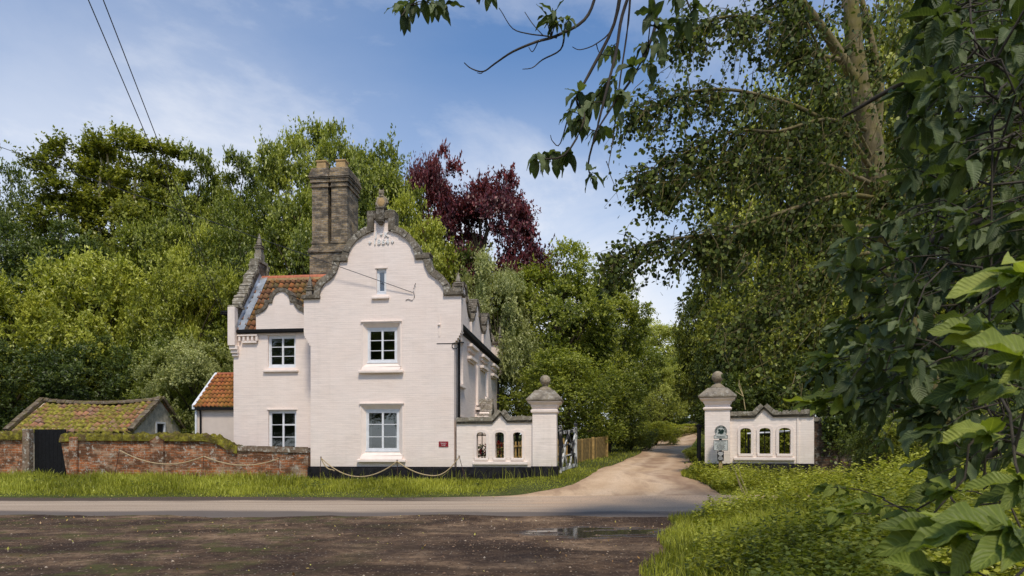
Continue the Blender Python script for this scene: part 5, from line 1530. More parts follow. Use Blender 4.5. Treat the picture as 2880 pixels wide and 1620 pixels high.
mk('dense', 8, (0, 0, 5.0), (3.9, 3.9, 4.4), 100, (.8, 1.4), 4200, 10, (.15, .62), (6.5, .22, 20), feather=.12, upb=.1, cut=.2)
# slender trees with bare pale stems, tufts of leaf high up
def slender(seed):
    r = random.Random(seed); m = MB(); ex = []
    for s in range(3):
        a = 2*PI*s/3+r.uniform(-.5, .5); x0, y0 = .25*math.cos(a), .25*math.sin(a); x1, y1 = r.uniform(.3, .8)*math.cos(a), r.uniform(.3, .8)*math.sin(a)
        pts = [Vector((x0+(x1-x0)*q**1.3+.10*math.sin(q*7+s), y0+(y1-y0)*q**1.3+.08*math.sin(q*6+2*s), 9.3*q*r.uniform(.97, 1))) for q in [i/10 for i in range(11)]]
        m.tube(pts, [.15*(1-.8*i/10) for i in range(11)], 6, False)
        for k in range(9):
            q = .52+.48*k/8; p = pts[int(q*10)]
            b = r.uniform(0, 2*PI); l = (1.35-.85*q)*r.uniform(.5, 1.1)
            e = p+Vector((l*math.cos(b), l*math.sin(b), .55*l+.1))
            m.tube([p, p.lerp(e, .5)+Vector((0, 0, .08)), e], [.03, .022, .01], 4, False)
            ex.append((*e, r.uniform(.45, .8))); ex.append((*p.lerp(e, .55), r.uniform(.35, .6)))
            if k > 4: ex.append((*(p+Vector((r.uniform(-.3, .3), r.uniform(-.3, .3), .25))), r.uniform(.35, .6)))
    V, t, LC, LR = crown(seed, (0, 0, 6), (2, 2, 3.5), 6, (.4, .7), 3400, 10, (.105, .55), feather=.34, upb=.5, flat=.85, extra=ex, shell=(.3, .6))
    proto('slender%d' % seed, V, t, m)
slender(21); slender(22)

TREES = []
def tree(name, label, cat, kind, mat, bark, cx, top, hw, Z, rot=None, group=None, name_crown='crown', sink=0.0):
    """stands on the terrain at depth Z; top and half width as they show in the photograph"""
    rgx = random.Random(int(cx*7+top*3+Z))
    x = (cx-PX0)/FPX*Z; gz = T(x, Z)
    ztop = CAM_Z-(top-PY0)/FPX*Z
    cm, tr = PROTO[kind]
    co = np.empty(len(cm.vertices)*3, dtype=np.float32); cm.vertices.foreach_get('co', co); co = co.reshape(-1, 3)
    hz_ = np.percentile(co[:, 2], 99.7); hr = np.percentile(np.abs(co[:, :2]), 97)
    t_ = thing(name, label, cat, x, Z, gz-sink, WF, group)
    sxy = hw/FPX*Z/hr; sz = (ztop-gz+sink)/hz_
    rz = rgx.uniform(0, 6.28) if rot is None else rot
    for me, nm, mt in ((tr, 'trunk', bark), (cm, name_crown, mat)):
        o = bpy.data.objects.new(nm, me); COL.objects.link(o); o.parent = t_
        o.rotation_euler = (0, 0, rz); o.scale = (sxy*rgx.uniform(.96, 1.04), sxy*rgx.uniform(.96, 1.04), sz)
        o.material_slots[0].link = 'OBJECT'; o.material_slots[0].material = mt
    return t_
TT = tree
# --- behind and left of the lodge, skyline from left to right
TT('tree', 'dark rounded tree at the far left edge of the skyline', 'tree', 'dense', L_DRK, B_DARK, 10, 452, 125, 44)
TT('slender_tree', 'tall slender tree with bare pale stems, leftmost of the three on the skyline', 'tree', 'slender21', L_SLEN, B_STEM, 225, 388, 125, 44)
TT('slender_tree', 'tall slender tree with bare pale stems, middle one of the three on the skyline', 'tree', 'slender22', L_SLEN, B_STEM, 335, 378, 110, 45)
TT('slender_tree', 'tall slender tree with bare pale stems, rightmost of the three under the cables', 'tree', 'slender21', L_SLEN, B_STEM, 445, 410, 105, 46, 2.0)
TT('tree', 'feathery green tree on the skyline right of the slender pale stemmed trees', 'tree', 'feather', L_MID, B_DARK, 545, 440, 120, 46)
TT('tree', 'feathery green tree on the skyline midway between slender trees and chimney', 'tree', 'feather', L_MID, B_DARK, 665, 448, 110, 47, 1.0)
TT('tree', 'tall loose green tree on the skyline just left of and behind the chimney', 'tree', 'feather', L_MID, B_DARK, 845, 350, 125, 44, 2.6)
TT('tree', 'tall bushy green tree showing between the chimney and the gable crest', 'tree', 'round2', L_MID, B_DARK, 1020, 362, 145, 43, .7)
TT('tree', 'yellow green tree showing behind the right shoulder of the gable', 'tree', 'round', L_BRI, B_DARK, 1165, 560, 100, 39)
TT('copper_beech', 'broad dark purple copper beech on the skyline right of the lodge gable', 'tree', 'beech', L_COP, B_DARK, 1345, 475, 172, 45, .4)
TT('copper_beech', 'narrow pointed dark purple top of a copper beech beside the yellow green tree', 'tree', 'beech', L_COP, B_DARK, 1228, 430, 105, 47, 1.9)
TT('willow_tree', 'pale grey green willow rising behind the right eaves of the lodge', 'tree', 'willow', L_GRY, B_DARK, 1400, 715, 125, 38)
TT('tree', 'large broad green tree above the left gate pier', 'tree', 'round', L_MID, B_DARK, 1560, 690, 165, 41, 1.1)
TT('tree', 'darker green tree on the right shoulder of the big tree above the gate', 'tree', 'round2', L_MID, B_DARK, 1680, 770, 130, 43, .2)
TT('tree', 'rounded green tree left of the far end of the drive', 'tree', 'round', L_MID, B_DARK, 1750, 880, 95, 49, 2.2)
TT('tree', 'pale hazy tree closing the end of the drive', 'tree', 'round2', L_PALE, B_DARK, 1880, 905, 130, 70, .9)
TT('tree', 'bright low tree beside the bend at the end of the drive', 'tree', 'willow', L_PALE, B_DARK, 1850, 1010, 90, 57, .9)
TT('tree', 'pale tree right of the bend at the end of the drive', 'tree', 'round', L_PALE, B_DARK, 1990, 950, 110, 60, 1.9)
TT('bush', 'pale bush closing the view at the far left of the drive end', 'bush', 'shrub', L_PALE, B_DARK, 1785, 1095, 75, 62, .5)
TT('bush', 'pale bush closing the view in the middle of the drive end', 'bush', 'shrub', L_PALE, B_DARK, 1860, 1080, 85, 67, 1.5)
TT('bush', 'pale bush closing the view beside the right gate pier', 'bush', 'shrub', L_PALE, B_DARK, 1945, 1085, 80, 72, 2.5)
TT('bush', 'dark broadleaf bush right behind the left gate pier', 'bush', 'dense', L_MID, B_DARK, 1600, 985, 150, 34.5, .3)
TT('bush', 'dark bush between picket fence and drive', 'bush', 'dense', L_MID, B_DARK, 1715, 1050, 90, 37.5, 2.3)
TT('bush', 'green bush showing between the lodge side wall and the left gate pier', 'bush', 'willow', L_MID, B_DARK, 1455, 960, 95, 38, 1.3)
TT('bush', 'low leafy bush on the left verge of the drive nearest the fence', 'bush', 'shrub', L_MID, B_DARK, 1775, 1190, 62, 39.5, .5)
TT('bush', 'bright low bush on the left verge where the drive tops the rise', 'bush', 'shrub', L_BRI, B_DARK, 1845, 1185, 65, 47, .5)
TT('bush', 'bright low bush at the crest of the drive by the right gate', 'bush', 'shrub', L_BRI, B_DARK, 1915, 1192, 65, 55, 1.5)
TT('bush', 'small dark bush behind the folded black gate', 'bush', 'shrub', L_MID, B_DARK, 1965, 1255, 38, 29.5, 1.5)
# --- middle layer
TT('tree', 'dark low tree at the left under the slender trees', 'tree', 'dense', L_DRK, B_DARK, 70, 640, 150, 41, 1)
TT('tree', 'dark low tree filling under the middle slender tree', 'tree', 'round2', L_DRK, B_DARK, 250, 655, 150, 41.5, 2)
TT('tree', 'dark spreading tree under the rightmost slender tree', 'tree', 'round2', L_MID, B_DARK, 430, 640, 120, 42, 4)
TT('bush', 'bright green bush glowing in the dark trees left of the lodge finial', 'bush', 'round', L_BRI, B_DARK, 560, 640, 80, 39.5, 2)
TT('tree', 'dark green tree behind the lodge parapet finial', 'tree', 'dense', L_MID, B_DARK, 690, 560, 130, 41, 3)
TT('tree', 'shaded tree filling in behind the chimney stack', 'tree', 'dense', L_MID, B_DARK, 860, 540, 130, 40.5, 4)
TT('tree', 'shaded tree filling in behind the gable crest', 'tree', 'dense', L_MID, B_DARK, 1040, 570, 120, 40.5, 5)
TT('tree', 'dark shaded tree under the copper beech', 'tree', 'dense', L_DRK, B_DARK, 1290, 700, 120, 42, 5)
# --- the big shrubbery left of the lodge; laurel greens carry its sun and shade
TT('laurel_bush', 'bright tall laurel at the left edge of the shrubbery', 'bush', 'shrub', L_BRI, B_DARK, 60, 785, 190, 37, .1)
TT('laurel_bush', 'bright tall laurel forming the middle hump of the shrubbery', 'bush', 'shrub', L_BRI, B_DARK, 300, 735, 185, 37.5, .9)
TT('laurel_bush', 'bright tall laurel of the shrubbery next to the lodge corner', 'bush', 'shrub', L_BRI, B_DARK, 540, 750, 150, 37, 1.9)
TT('laurel_bush', 'shaded lower laurel at the left edge behind the shed', 'bush', 'shrub', L_DRK, B_DARK, 40, 960, 180, 34.5, 2.6)  # dark leaf colour stands in for shade low in the shrubbery
TT('laurel_bush', 'shaded lower laurel right above the shed ridge', 'bush', 'shrub', L_DRK, B_DARK, 270, 965, 165, 34.5, 3.4)  # shade put into the leaf colour here too
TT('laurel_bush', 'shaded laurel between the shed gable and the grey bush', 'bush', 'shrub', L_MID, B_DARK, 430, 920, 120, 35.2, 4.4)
TT('grey_bush', 'soft grey green bush between the shed gable and the lean-to', 'bush', 'willow', L_GRY, B_DARK, 545, 965, 125, 33.4, 4.4)
TT('grey_bush', 'lower grey green bush beside the shed gable', 'bush', 'willow', L_MID, B_DARK, 470, 1070, 95, 33.0, 1.4)
TT('tree', 'green tree hidden low behind the lodge parapet', 'tree', 'dense', L_MID, B_DARK, 730, 730, 110, 39, 1.4)
# --- undergrowth in front of the shaded brick wall
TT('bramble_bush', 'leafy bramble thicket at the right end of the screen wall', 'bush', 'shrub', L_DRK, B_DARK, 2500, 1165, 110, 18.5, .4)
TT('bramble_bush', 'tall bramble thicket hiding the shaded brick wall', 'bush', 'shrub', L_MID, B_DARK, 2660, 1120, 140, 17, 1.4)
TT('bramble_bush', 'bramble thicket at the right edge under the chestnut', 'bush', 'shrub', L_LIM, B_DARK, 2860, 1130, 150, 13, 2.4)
# --- right hand wood
TT('lime_tree', 'leafy lime at the left edge of the right hand wood', 'tree', 'lime', L_LIM, B_DARK, 2040, 690, 125, 35, .3)
TT('lime_tree', 'tall lime with yellow lit leaves left of the pale trunk', 'tree', 'lime', L_LIM, B_DARK, 2165, 270, 205, 34, 1.3)
TT('lime_tree', 'tallest lime behind the pale trunk', 'tree', 'lime', L_LIM, B_DARK, 2330, 120, 240, 33, 2.3)
TT('lime_tree', 'tall dark lime right of the pale trunk', 'tree', 'lime', L_LIM, B_DARK, 2600, -150, 290, 30, 3.3)
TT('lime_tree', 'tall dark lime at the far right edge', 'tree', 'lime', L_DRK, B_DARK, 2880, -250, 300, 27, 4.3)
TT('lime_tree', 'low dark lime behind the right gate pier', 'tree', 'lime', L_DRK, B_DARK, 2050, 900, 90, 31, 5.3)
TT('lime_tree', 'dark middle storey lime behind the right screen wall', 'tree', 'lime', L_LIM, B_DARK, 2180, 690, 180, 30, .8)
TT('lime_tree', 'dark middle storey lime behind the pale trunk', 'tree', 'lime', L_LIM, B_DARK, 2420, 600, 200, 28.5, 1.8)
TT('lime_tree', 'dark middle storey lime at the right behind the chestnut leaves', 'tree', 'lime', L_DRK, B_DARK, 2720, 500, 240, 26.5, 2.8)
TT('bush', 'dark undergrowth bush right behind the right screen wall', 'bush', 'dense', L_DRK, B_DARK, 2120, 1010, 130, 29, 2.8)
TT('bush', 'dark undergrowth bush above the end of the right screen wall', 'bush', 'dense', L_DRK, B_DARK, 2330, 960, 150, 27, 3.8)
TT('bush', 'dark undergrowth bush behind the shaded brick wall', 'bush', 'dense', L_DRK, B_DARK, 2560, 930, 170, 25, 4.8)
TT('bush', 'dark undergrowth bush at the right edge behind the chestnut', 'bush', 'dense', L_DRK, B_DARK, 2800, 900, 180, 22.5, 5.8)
TT('bush', 'bright leafed bush seen through the openings of the right screen wall', 'bush', 'shrub', L_BRI, B_DARK, 2165, 1180, 110, 26.6, .8)
def behind(label, kind, x, y, h, w):
    t_ = thing('tree', label, 'tree', x, y, 0)
    cm, tr = PROTO[kind]
    for me, nm, mt in ((tr, 'trunk', B_DARK), (cm, 'crown', L_MID)):
        o = bpy.data.objects.new(nm, me); COL.objects.link(o); o.parent = t_; o.scale = (w/3.3, w/3.3, h/9.6)
        o.material_slots[0].link = 'OBJECT'; o.material_slots[0].material = mt
# trees standing behind the viewer on the far side of the forecourt
for i, (x, y, h, w, kd) in enumerate(((-18, -15, 15, 5.5, 'round'), (-25, -14, 16, 5.5, 'round2'), (-32, -15, 15, 5.5, 'dense'))):
    behind(('round green tree across the lane behind the viewer, nearest to it', 'tall loose green tree behind the viewer, middle of three', 'dense green tree farthest left behind the viewer')[i], kd, x, y, h, w)

# ---------------------------------------------------------------- generic leaf cloud
def leaf_cloud(name, pts, mat, L, asp, parent=None, seed=0, up=.5, spread=1.0, tint=(0, 1), droop=0.0):
    r = np.random.default_rng(seed); pts = np.asarray(pts, float); n = len(pts)
    D = unit(r.normal(size=(n, 3))+np.array([0, 0, -droop])); Nn = unit(np.array([0, 0, up])+r.normal(size=(n, 3))*.6)
    l = r.uniform(.7, 1.3, n)*L
    V = leaf_quads(pts, D, Nn, l, l*asp)
    if parent is not None: V = V-np.array(ORG[root_of(parent).name])
    me = np_mesh(name, V, 4, mat, r.uniform(tint[0], tint[1], n))
    return link_mesh(name, me, parent)

# ivy on the shaded wall
iv = thing('ivy', 'dark ivy hanging over the shaded brick wall next to the pink screen wall', 'ivy', xw0+.9, RV_, 1.2, RF)
r = np.random.default_rng(5)
pts = np.stack([xw0+.25+np.abs(r.normal(size=2200))*.9, RV_-.12+r.normal(size=2200)*.10, 2.45-np.abs(r.normal(size=2200))*.42], 1)
leaf_cloud('leaves', pts, L_DRK, .11, .85, iv, 6)
m = MB(); m.tube([(xw0+.8, RV_-.03, .6), (xw0+.75, RV_-.04, 1.5), (xw0+.9, RV_-.03, 2.4)], .02, 5); m.build('stem', B_DARK, iv)
# rose bush behind the left openings
rb = thing('rose_bush', 'red rose bush seen through the openings of the left screen wall', 'bush', 3.6, .9, .4, HF)
pts = np.stack([3.0+r.random(1500)*1.5, .75+r.random(1500)*.7, .45+r.random(1500)**.8*1.15], 1)
leaf_cloud('leaves', pts, L_DRK, .09, .6, rb, 9)
fl = []
for k in range(16):
    c = np.array([3.05+.55*(k % 3)+r.uniform(-.12, .12), .70+r.random()*.3, 1.15+r.random()*.55]); fl.append(c+r.normal(size=(26, 3))*.032)
leaf_cloud('flowers', np.vstack(fl), L_ROSE, .06, .9, rb, 10)
m = MB()
for k in range(7): m.tube([(3.1+.2*k, 1.0, .3), (3.15+.2*k, .95, 1.2)], .01, 4)
m.build('stem', B_DARK, rb)
gbush = thing('low_hedge', 'low bright green hedge inside the garden behind the left screen wall', 'hedge', 5.0, 1.8, .4, HF)
pts = np.stack([4.4+r.random(1500)*1.6, 1.5+r.random(1500)*.6, .3+r.random(1500)*.75], 1)
leaf_cloud('leaves', pts, L_WEED, .08, .6, gbush, 12)

# dead stalks
def stalks(label, lines, Z):
    a = P(*lines[0][0], Z); t_ = thing('dry_stalk', label, 'stalk', a.x, a.y, a.z)
    m = MB()
    for ln in lines: m.tube([P(*q, Z) for q in ln], [.016*(1-.6*i/(len(ln)-1)) for i in range(len(ln))], 5)
    m.build('stem', M['dry'], t_)
stalks('pale dead forked stalk standing behind the right screen wall', [[(2096, 1152), (2090, 1112), (2080, 1078)], [(2091, 1115), (2068, 1100)], [(2088, 1110), (2078, 1085), (2079, 1068)]], 23.6)
stalks('pale dry stalks leaning in the weeds before the right screen wall', [[(2100, 1400), (2078, 1352), (2060, 1305)], [(2106, 1395), (2085, 1345), (2076, 1308)], [(2092, 1398), (2068, 1330)]], 17.5)
# ---------------------------------------------------------------- grass and weeds
def blades(name, label, pts, h, w, mat, seed, lean=.35, cat='grass'):
    r = np.random.default_rng(seed); pts = np.asarray(pts, float); n = len(pts)
    h = h*r.uniform(.5, 1.25, n) if np.isscalar(h) else np.asarray(h)*r.uniform(.55, 1.2, n)
    az = r.uniform(0, 2*PI, n); ln = np.abs(r.normal(size=n))*lean
    dx = np.stack([np.cos(az), np.sin(az), np.zeros(n)], 1)
    sd_ = np.stack([-np.sin(az+r.normal(size=n)*.8), np.cos(az+r.normal(size=n)*.8), np.zeros(n)], 1)
    up = np.array([0, 0, 1.0]); hh = h[:, None]; ww = (w*r.uniform(.6, 1.3, n))[:, None]; l = ln[:, None]
    b = pts; m_ = pts+up*hh*.55+dx*l*hh*.25; t = pts+up*hh*(1-.25*l)+dx*l*hh
    V = np.stack([b-sd_*ww*.5, b+sd_*ww*.5, m_+sd_*ww*.42, m_-sd_*ww*.42, m_-sd_*ww*.42, m_+sd_*ww*.42, t+sd_*ww*.06, t-sd_*ww*.06], 1).reshape(-1, 3)
    tint = np.repeat(np.clip(r.beta(2, 2, n)+.22*np.sin(pts[:, 0]*1.3+pts[:, 1]*.9)*np.sin(pts[:, 0]*.5), 0, 1), 2)
    me = np_mesh(name, V, 4, mat, tint)
    o = link_mesh(name, me); return meta(o, label, cat, None, 'stuff')
def scatter(n, x0, x1, y0, y1, ok, seed, clump=0.0):
    r = np.random.default_rng(seed); out = []
    xs = r.uniform(x0, x1, n); ys = r.uniform(y0, y1, n)
    for x, y in zip(xs, ys):
        if ok(x, y): out.append((x, y, T(x, y)-.01))
    return np.array(out)
def in_house(x, y):
    u, v = HF.inv(x, y)
    return (-18 < u < 2.8 and v > -.1) or (2.7 < u < pu1+.06 and -.1 < v < .5) or (pu0-.06 < u < pu1+.06 and -.2 < v < 1.0)
def in_right(x, y):
    u, v = RF.inv(x, y)
    return (qu0-.06 < u < 14 and -.05 < v < 1.0)
def on_drive(x, y): return inside(DRIVE, x, y)
def vok(x, y):
    return y > FAR_Y+.15+.12*math.sin(x*.27) and not in_house(x, y) and not on_drive(x, y) and x < 6
pv_ = scatter(68000, -21, 4.5, 19.9, 27.0, vok, 1)
# short and mown toward the drive, taller along the wall foot
u_ = np.array([HF.inv(x, y)[1] for x, y in pv_[:, :2]])
px_ = pv_[:, 0]
tall = np.clip(1.0-np.clip((px_+2.0)/3.0, 0, 1), 0.28, 1)
edge_f = np.clip((pv_[:, 1]-20.0)/1.2, .25, 1)
nzv = np.sin(px_*1.9+np.sin(pv_[:, 1]*1.3)*2)*np.sin(px_*.63+pv_[:, 1]*1.1)
hh = (.12+.18*np.exp(-np.abs(u_+.9)/1.2)+.09*nzv+.10*np.random.default_rng(2).random(len(pv_)))*tall*edge_f
uu_ = np.array([HF.inv(x, y)[0] for x, y in pv_[:, :2]])
hh = hh*np.where(uu_ > -2.7, .66, 1.0)
blades('verge_grass', 'rough grass verge in front of the brick wall and lodge', pv_, hh, .020, L_GRASS, 3)
# taller seed stems along the plinth
ps = scatter(2600, -12.5, 2.2, 22.5, 26.8, lambda x, y: vok(x, y) and -1.5 < HF.inv(x, y)[1] < -.12 and (HF.inv(x, y)[0] < -2.7 or random.random() < .4), 5)
blades('tall_grass', 'tall grass stems along the foot of the lodge and brick wall', ps, .46, .012, L_GRASS, 6, .3)
# verges of the drive
def dok(x, y):
    return not on_drive(x, y) and not in_house(x, y) and not in_right(x, y) and y > 20.3 and abs(x-(1.5+.25*(y-20))) < 6.5
pd = scatter(26000, -1, 22, 22, 52, dok, 7)
blades('drive_grass', 'short grass on both verges of the drive', pd, .11+.02*np.maximum(0, pd[:, 1]-24)/10, .024, L_GRASS, 8)
# small tongue of grass at the right pier and before the right wall
def rok(x, y): return not on_drive(x, y) and not in_right(x, y) and y > 20.1 and x > 4.4
pr = scatter(30000, 4.4, 15, 20.1, 24.5, rok, 9)
blades('wall_grass', 'grass and weeds at the foot of the right screen wall', pr, .16+.15*np.clip((pr[:, 0]-6.3)/1.5, 0, 1), .022, L_GRASS, 10)
# bank of grass and weeds, right foreground
def rise(p): return np.clip((p[:, 0]-np.array([edge(y) for y in p[:, 1]])-.3)/3.5, 0, 1)
def bok(x, y): return x > edge(y)-.05+.10*math.sin(y*2.1) and y < 14.7 and x < 11
pb = scatter(64000, .4, 11, 3.0, 14.6, bok, 11)
ed = np.array([edge(y) for y in pb[:, 1]])
blades('bank_grass', 'long grass on the bank in the right foreground', pb, .16+.16*np.clip((pb[:, 0]-ed)/1.6, 0, 1), .011, L_GRASS, 12, .5)
# leafy weeds: stems with paired leaves
def weeds(name, label, base, hmin, hmax, leaf, per, seed, mat=L_WEED, grow=None):
    r = np.random.default_rng(seed); n = len(base); base = np.asarray(base)
    h = r.uniform(hmin, hmax, (n, 1))*(1 if grow is None else (.55+.75*grow[:, None])); top = r.normal(size=(n, 3))*np.array([.10, .10, 0])
    t = r.uniform(.25, 1.0, (n, per, 1))
    Pb = base[:, None]+top[:, None]*t+np.array([0, 0, 1.0])*h[:, None]*t
    az = r.uniform(0, 2*PI, (n, per)); D = unit(np.stack([np.cos(az), np.sin(az), r.uniform(-.45, .45, (n, per))], -1))
    Nn = unit(np.array([0, 0, 1.0])+r.normal(size=D.shape)*.35)
    l = leaf*r.uniform(.5, 1.3, (n, per))*(1.15-.45*t[..., 0])
    V = leaf_quads(Pb.reshape(-1, 3), D.reshape(-1, 3), Nn.reshape(-1, 3), l.ravel(), l.ravel()*.62)
    patch = .35+.25*np.sin(base[:, :1]*1.7)*np.sin(base[:, 1:2]*1.1)
    tint = np.clip(patch+.35*(t[..., 0]-.4)+r.normal(size=(n, per))*.2+.12, 0, 1).ravel()
    me = np_mesh(name, V, 4, mat, tint); o = link_mesh(name, me); return meta(o, label, 'weeds', None, 'stuff')
def wok(x, y):
    return bok(x, y) and x > edge(y)+.45+.5*math.sin(y*1.7)**2 and (math.sin(x*1.1+1)*math.sin(y*.8)+.65 > random.random()*.9)
wb = scatter(15000, .9, 11, 3.4, 14.6, wok, 13)
weeds('bank_weeds', 'bright leafy nettles and brambles on the bank in the right foreground', wb, .30, .80, .075, 22, 14, L_WEED, rise(wb))
weeds('wall_weeds', 'leafy weeds along the right screen wall', scatter(5200, 6.1, 15, 20.3, 24, lambda x, y: rok(x, y) and random.random() < .8, 15), .2, .62, .09, 16, 16)
weeds('verge_weeds', 'scattered dark docks in the verge before the brick wall', scatter(900, -19, -1, 22, 25.6, lambda x, y: vok(x, y) and math.sin(x*2.2)*math.sin(y*1.9) > .35, 17), .1, .3, .10, 10, 18, L_MID)
# fallen leaves and litter on the forecourt and lane edge
def fok(x, y): return (inside(FORE, x, y) and random.random() < .12+.8*max(0, math.sin(x*1.1+y*.4)*math.sin(y*1.2-x*.3))) or (y > 19.2 and y < 21.2 and x < 1 and random.random() < .8)
pf = scatter(3200, -14, 4, 6.0, 21.2, fok, 19); pf[:, 2] += .022
o = leaf_cloud('fallen_leaves', pf, L_FALL, .045, .6, None, 20, 3.0)
meta(o, 'yellow fallen leaves scattered on the forecourt and lane edge', 'leaves', None, 'stuff')
pg = scatter(13000, -11, 3.4, 6.5, 14.8, lambda x, y: inside(FORE, x, y) and random.random() < .15+.85*max(0, math.sin(x*.9+math.sin(y*1.3)*1.5)*math.sin(y*.7+x*.35+1)), 23)
V, F, = [], []
rgx = random.Random(4); gm = MB()
for x, y, z in pg:
    s = rgx.choice((.006,.008,.010,.012,.014,.018,.026))*rgx.uniform(.7, 1.1); a = rgx.uniform(0, 6)
    c, q = math.cos(a)*s, math.sin(a)*s; z += .008
    gm.add([(x+c, y+q, z), (x-q, y+c, z), (x-c*1.2, y-q*1.2, z), (x+q, y-c*.8, z), (x, y, z+s*.7)], [(0,1,4),(1,2,4),(2,3,4),(3,0,4)])
def m_peb():
    t = NT('pebbles'); gi = t.n('NewGeometry')
    return t.bsdf(t.ramp(gi.outputs['Random Per Island'], [(0, (.035, .022, .016)), (.55, (.15, .09, .055)), (.85, (.30, .20, .125)), (1, (.5, .41, .31))]), .9)
meta(gm.build('gravel', m_peb()), 'loose pale gravel on the muddy forecourt', 'gravel', None, 'stuff')

# ---------------------------------------------------------------- pale trunked aspen, right
AX = lambda x, y, Z: P(x*2880/2576, y*2880/2576, Z)       # points read at the viewer's scale
g0 = AX(2420, 1150, 13.6); gz0 = T(g0.x, g0.y)
AS = thing('aspen_tree', 'tall aspen with pale mossy trunk and fine drooping twigs at the right', 'tree', g0.x, g0.y, gz0)
tr_pts = [(2440, 1240, 13.6, .31), (2390, 1080, 13.7, .285), (2335, 930, 13.8, .265), (2290, 800, 13.9, .25), (2245, 660, 14, .23), (2215, 540, 14, .22), (2200, 440, 14, .215), (2190, 350, 14, .22), (2165, 230, 14, .19), (2150, 120, 14, .165), (2140, 0, 14, .15), (2130, -150, 14, .11), (2115, -330, 14, .05)]
m = MB(); q = [AX(x, y, Z) for x, y, Z, _ in tr_pts]; q[0].z = gz0-.3
def dense_path(pts, rad, k=4):
    P3, R3 = [], []
    for i in range(len(pts)-1):
        p0, p1, p2, p3 = pts[max(0, i-1)], pts[i], pts[i+1], pts[min(len(pts)-1, i+2)]
        for j in range(k):
            t = j/k
            P3.append(0.5*(2*p1+(p2-p0)*t+(2*p0-5*p1+4*p2-p3)*t*t+(3*p1-p0-3*p2+p3)*t**3)); R3.append(rad[i]+(rad[i+1]-rad[i])*t)
    P3.append(pts[-1]); R3.append(rad[-1]); return P3, R3
a, b = dense_path(q, [p[3] for p in tr_pts]); b = [r_*(1+.06*math.sin(i*1.7)) for i, r_ in enumerate(b)]
m.tube(a, b, 14)
def limb(m, pts, r0, r1, n=7):
    q = [AX(*p) for p in pts]
    a, b = dense_path(q, [r0+(r1-r0)*i/(len(q)-1) for i in range(len(q))], 4); m.tube(a, b, n); return a
LIMBS = []
LIMBS.append(limb(m, [(2168, 235, 14), (2120, 150, 13.8), (2060, 60, 13.5), (2000, -20, 13.2), (1930, -140, 13)], .13, .05))
LIMBS.append(limb(m, [(2195, 420, 14), (2215, 230, 14.2), (2195, 110, 14.3), (2160, -30, 14.4)], .09, .05))
LIMBS.append(limb(m, [(2110, 150, 13.7), (2040, 130, 13.2), (1940, 60, 12.7), (1840, 40, 12.3), (1740, 70, 12)], .05, .012, 6))
LIMBS.append(limb(m, [(2200, 440, 13.9), (2130, 340, 13.4), (2040, 285, 13), (1950, 250, 12.6), (1830, 225, 12.2), (1720, 235, 12), (1620, 280, 11.9)], .06, .010, 6))
LIMBS.append(limb(m, [(2205, 470, 13.9), (2110, 425, 13.2), (2020, 405, 12.7), (1900, 400, 12.4), (1790, 420, 12.2), (1690, 470, 12)], .055, .010, 6))
LIMBS.append(limb(m, [(2208, 500, 13.9), (2120, 490, 13.2), (2010, 520, 12.7), (1890, 560, 12.4), (1770, 590, 12.3), (1640, 610, 12.2), (1560, 650, 12.1)], .05, .008, 6))
LIMBS.append(limb(m, [(2225, 570, 13.9), (2140, 570, 13.3), (2030, 570, 12.9), (1900, 585, 12.6), (1800, 620, 12.5)], .05, .010, 6))
LIMBS.append(limb(m, [(2235, 640, 13.9), (2160, 640, 13.3), (2060, 690, 13), (1960, 760, 12.8), (1870, 850, 12.7)], .045, .010, 6))
LIMBS.append(limb(m, [(2215, 540, 13.9), (2260, 470, 13.6), (2330, 400, 13.4), (2420, 330, 13.2)], .05, .02, 6))
LIMBS.append(limb(m, [(2195, 400, 13.9), (2120, 250, 13.2), (2060, 120, 13), (2010, 20, 12.8)], .035, .02, 6))
LIMBS.append(limb(m, [(2190, 330, 14), (2080, 300, 12.9), (1960, 330, 12.5), (1850, 330, 12.3), (1730, 380, 12.2), (1640, 440, 12.1)], .04, .008, 6))
B_LIMB = m_bark('mossy limb bark', (.075,.058,.032), (.21,.165,.085), .7, False)
m.build('trunk', B_PALE, AS, True)
# fine twigs that droop to the left, with small round leaves
r = np.random.default_rng(31); tw = MB(); LP, LD = [], []
def spray(start, drop, left, n, ln):
    d = Vector((-left, random.uniform(-.5, .5), -drop)).normalized()
    pts = [start]; p = start.copy()
    for k in range(5):
        d = (d+Vector((random.uniform(-.25, .25), random.uniform(-.3, .3), random.uniform(-.32, .10)))).normalized()
        p = p+d*ln/5; pts.append(p.copy())
    tw.tube(pts, [.009, .008, .007, .005, .004, .003], 4, False)
    for _ in range(n):
        k = random.choice((1, 2, 3, 3, 4, 4, 5)); q = pts[k].lerp(pts[max(0, k-1)], random.random())
        LP.append(q+Vector((random.gauss(0, .05), random.gauss(0, .06), random.gauss(-.03, .05))))
    return pts
random.seed(12)
for li, lb in enumerate(LIMBS):
    k0 = max(2, int(len(lb)*(.25 if li > 1 else .5)))
    for k in range(k0, len(lb)):
        for _ in range(7):
            s = lb[k].lerp(lb[max(0, k-1)], random.random())
            pts = spray(s, random.uniform(-.3, 1.0), random.uniform(.1, 1.0), 15, random.uniform(.35, 1.0))
            if random.random() < .6: spray(pts[3], random.uniform(.2, 1), random.uniform(-.5, 1.0), 12, random.uniform(.25, .6))
    for _ in range(14): spray(lb[-1], random.uniform(-.2, .9), random.uniform(.3, 1), 12, random.uniform(.3, .7))
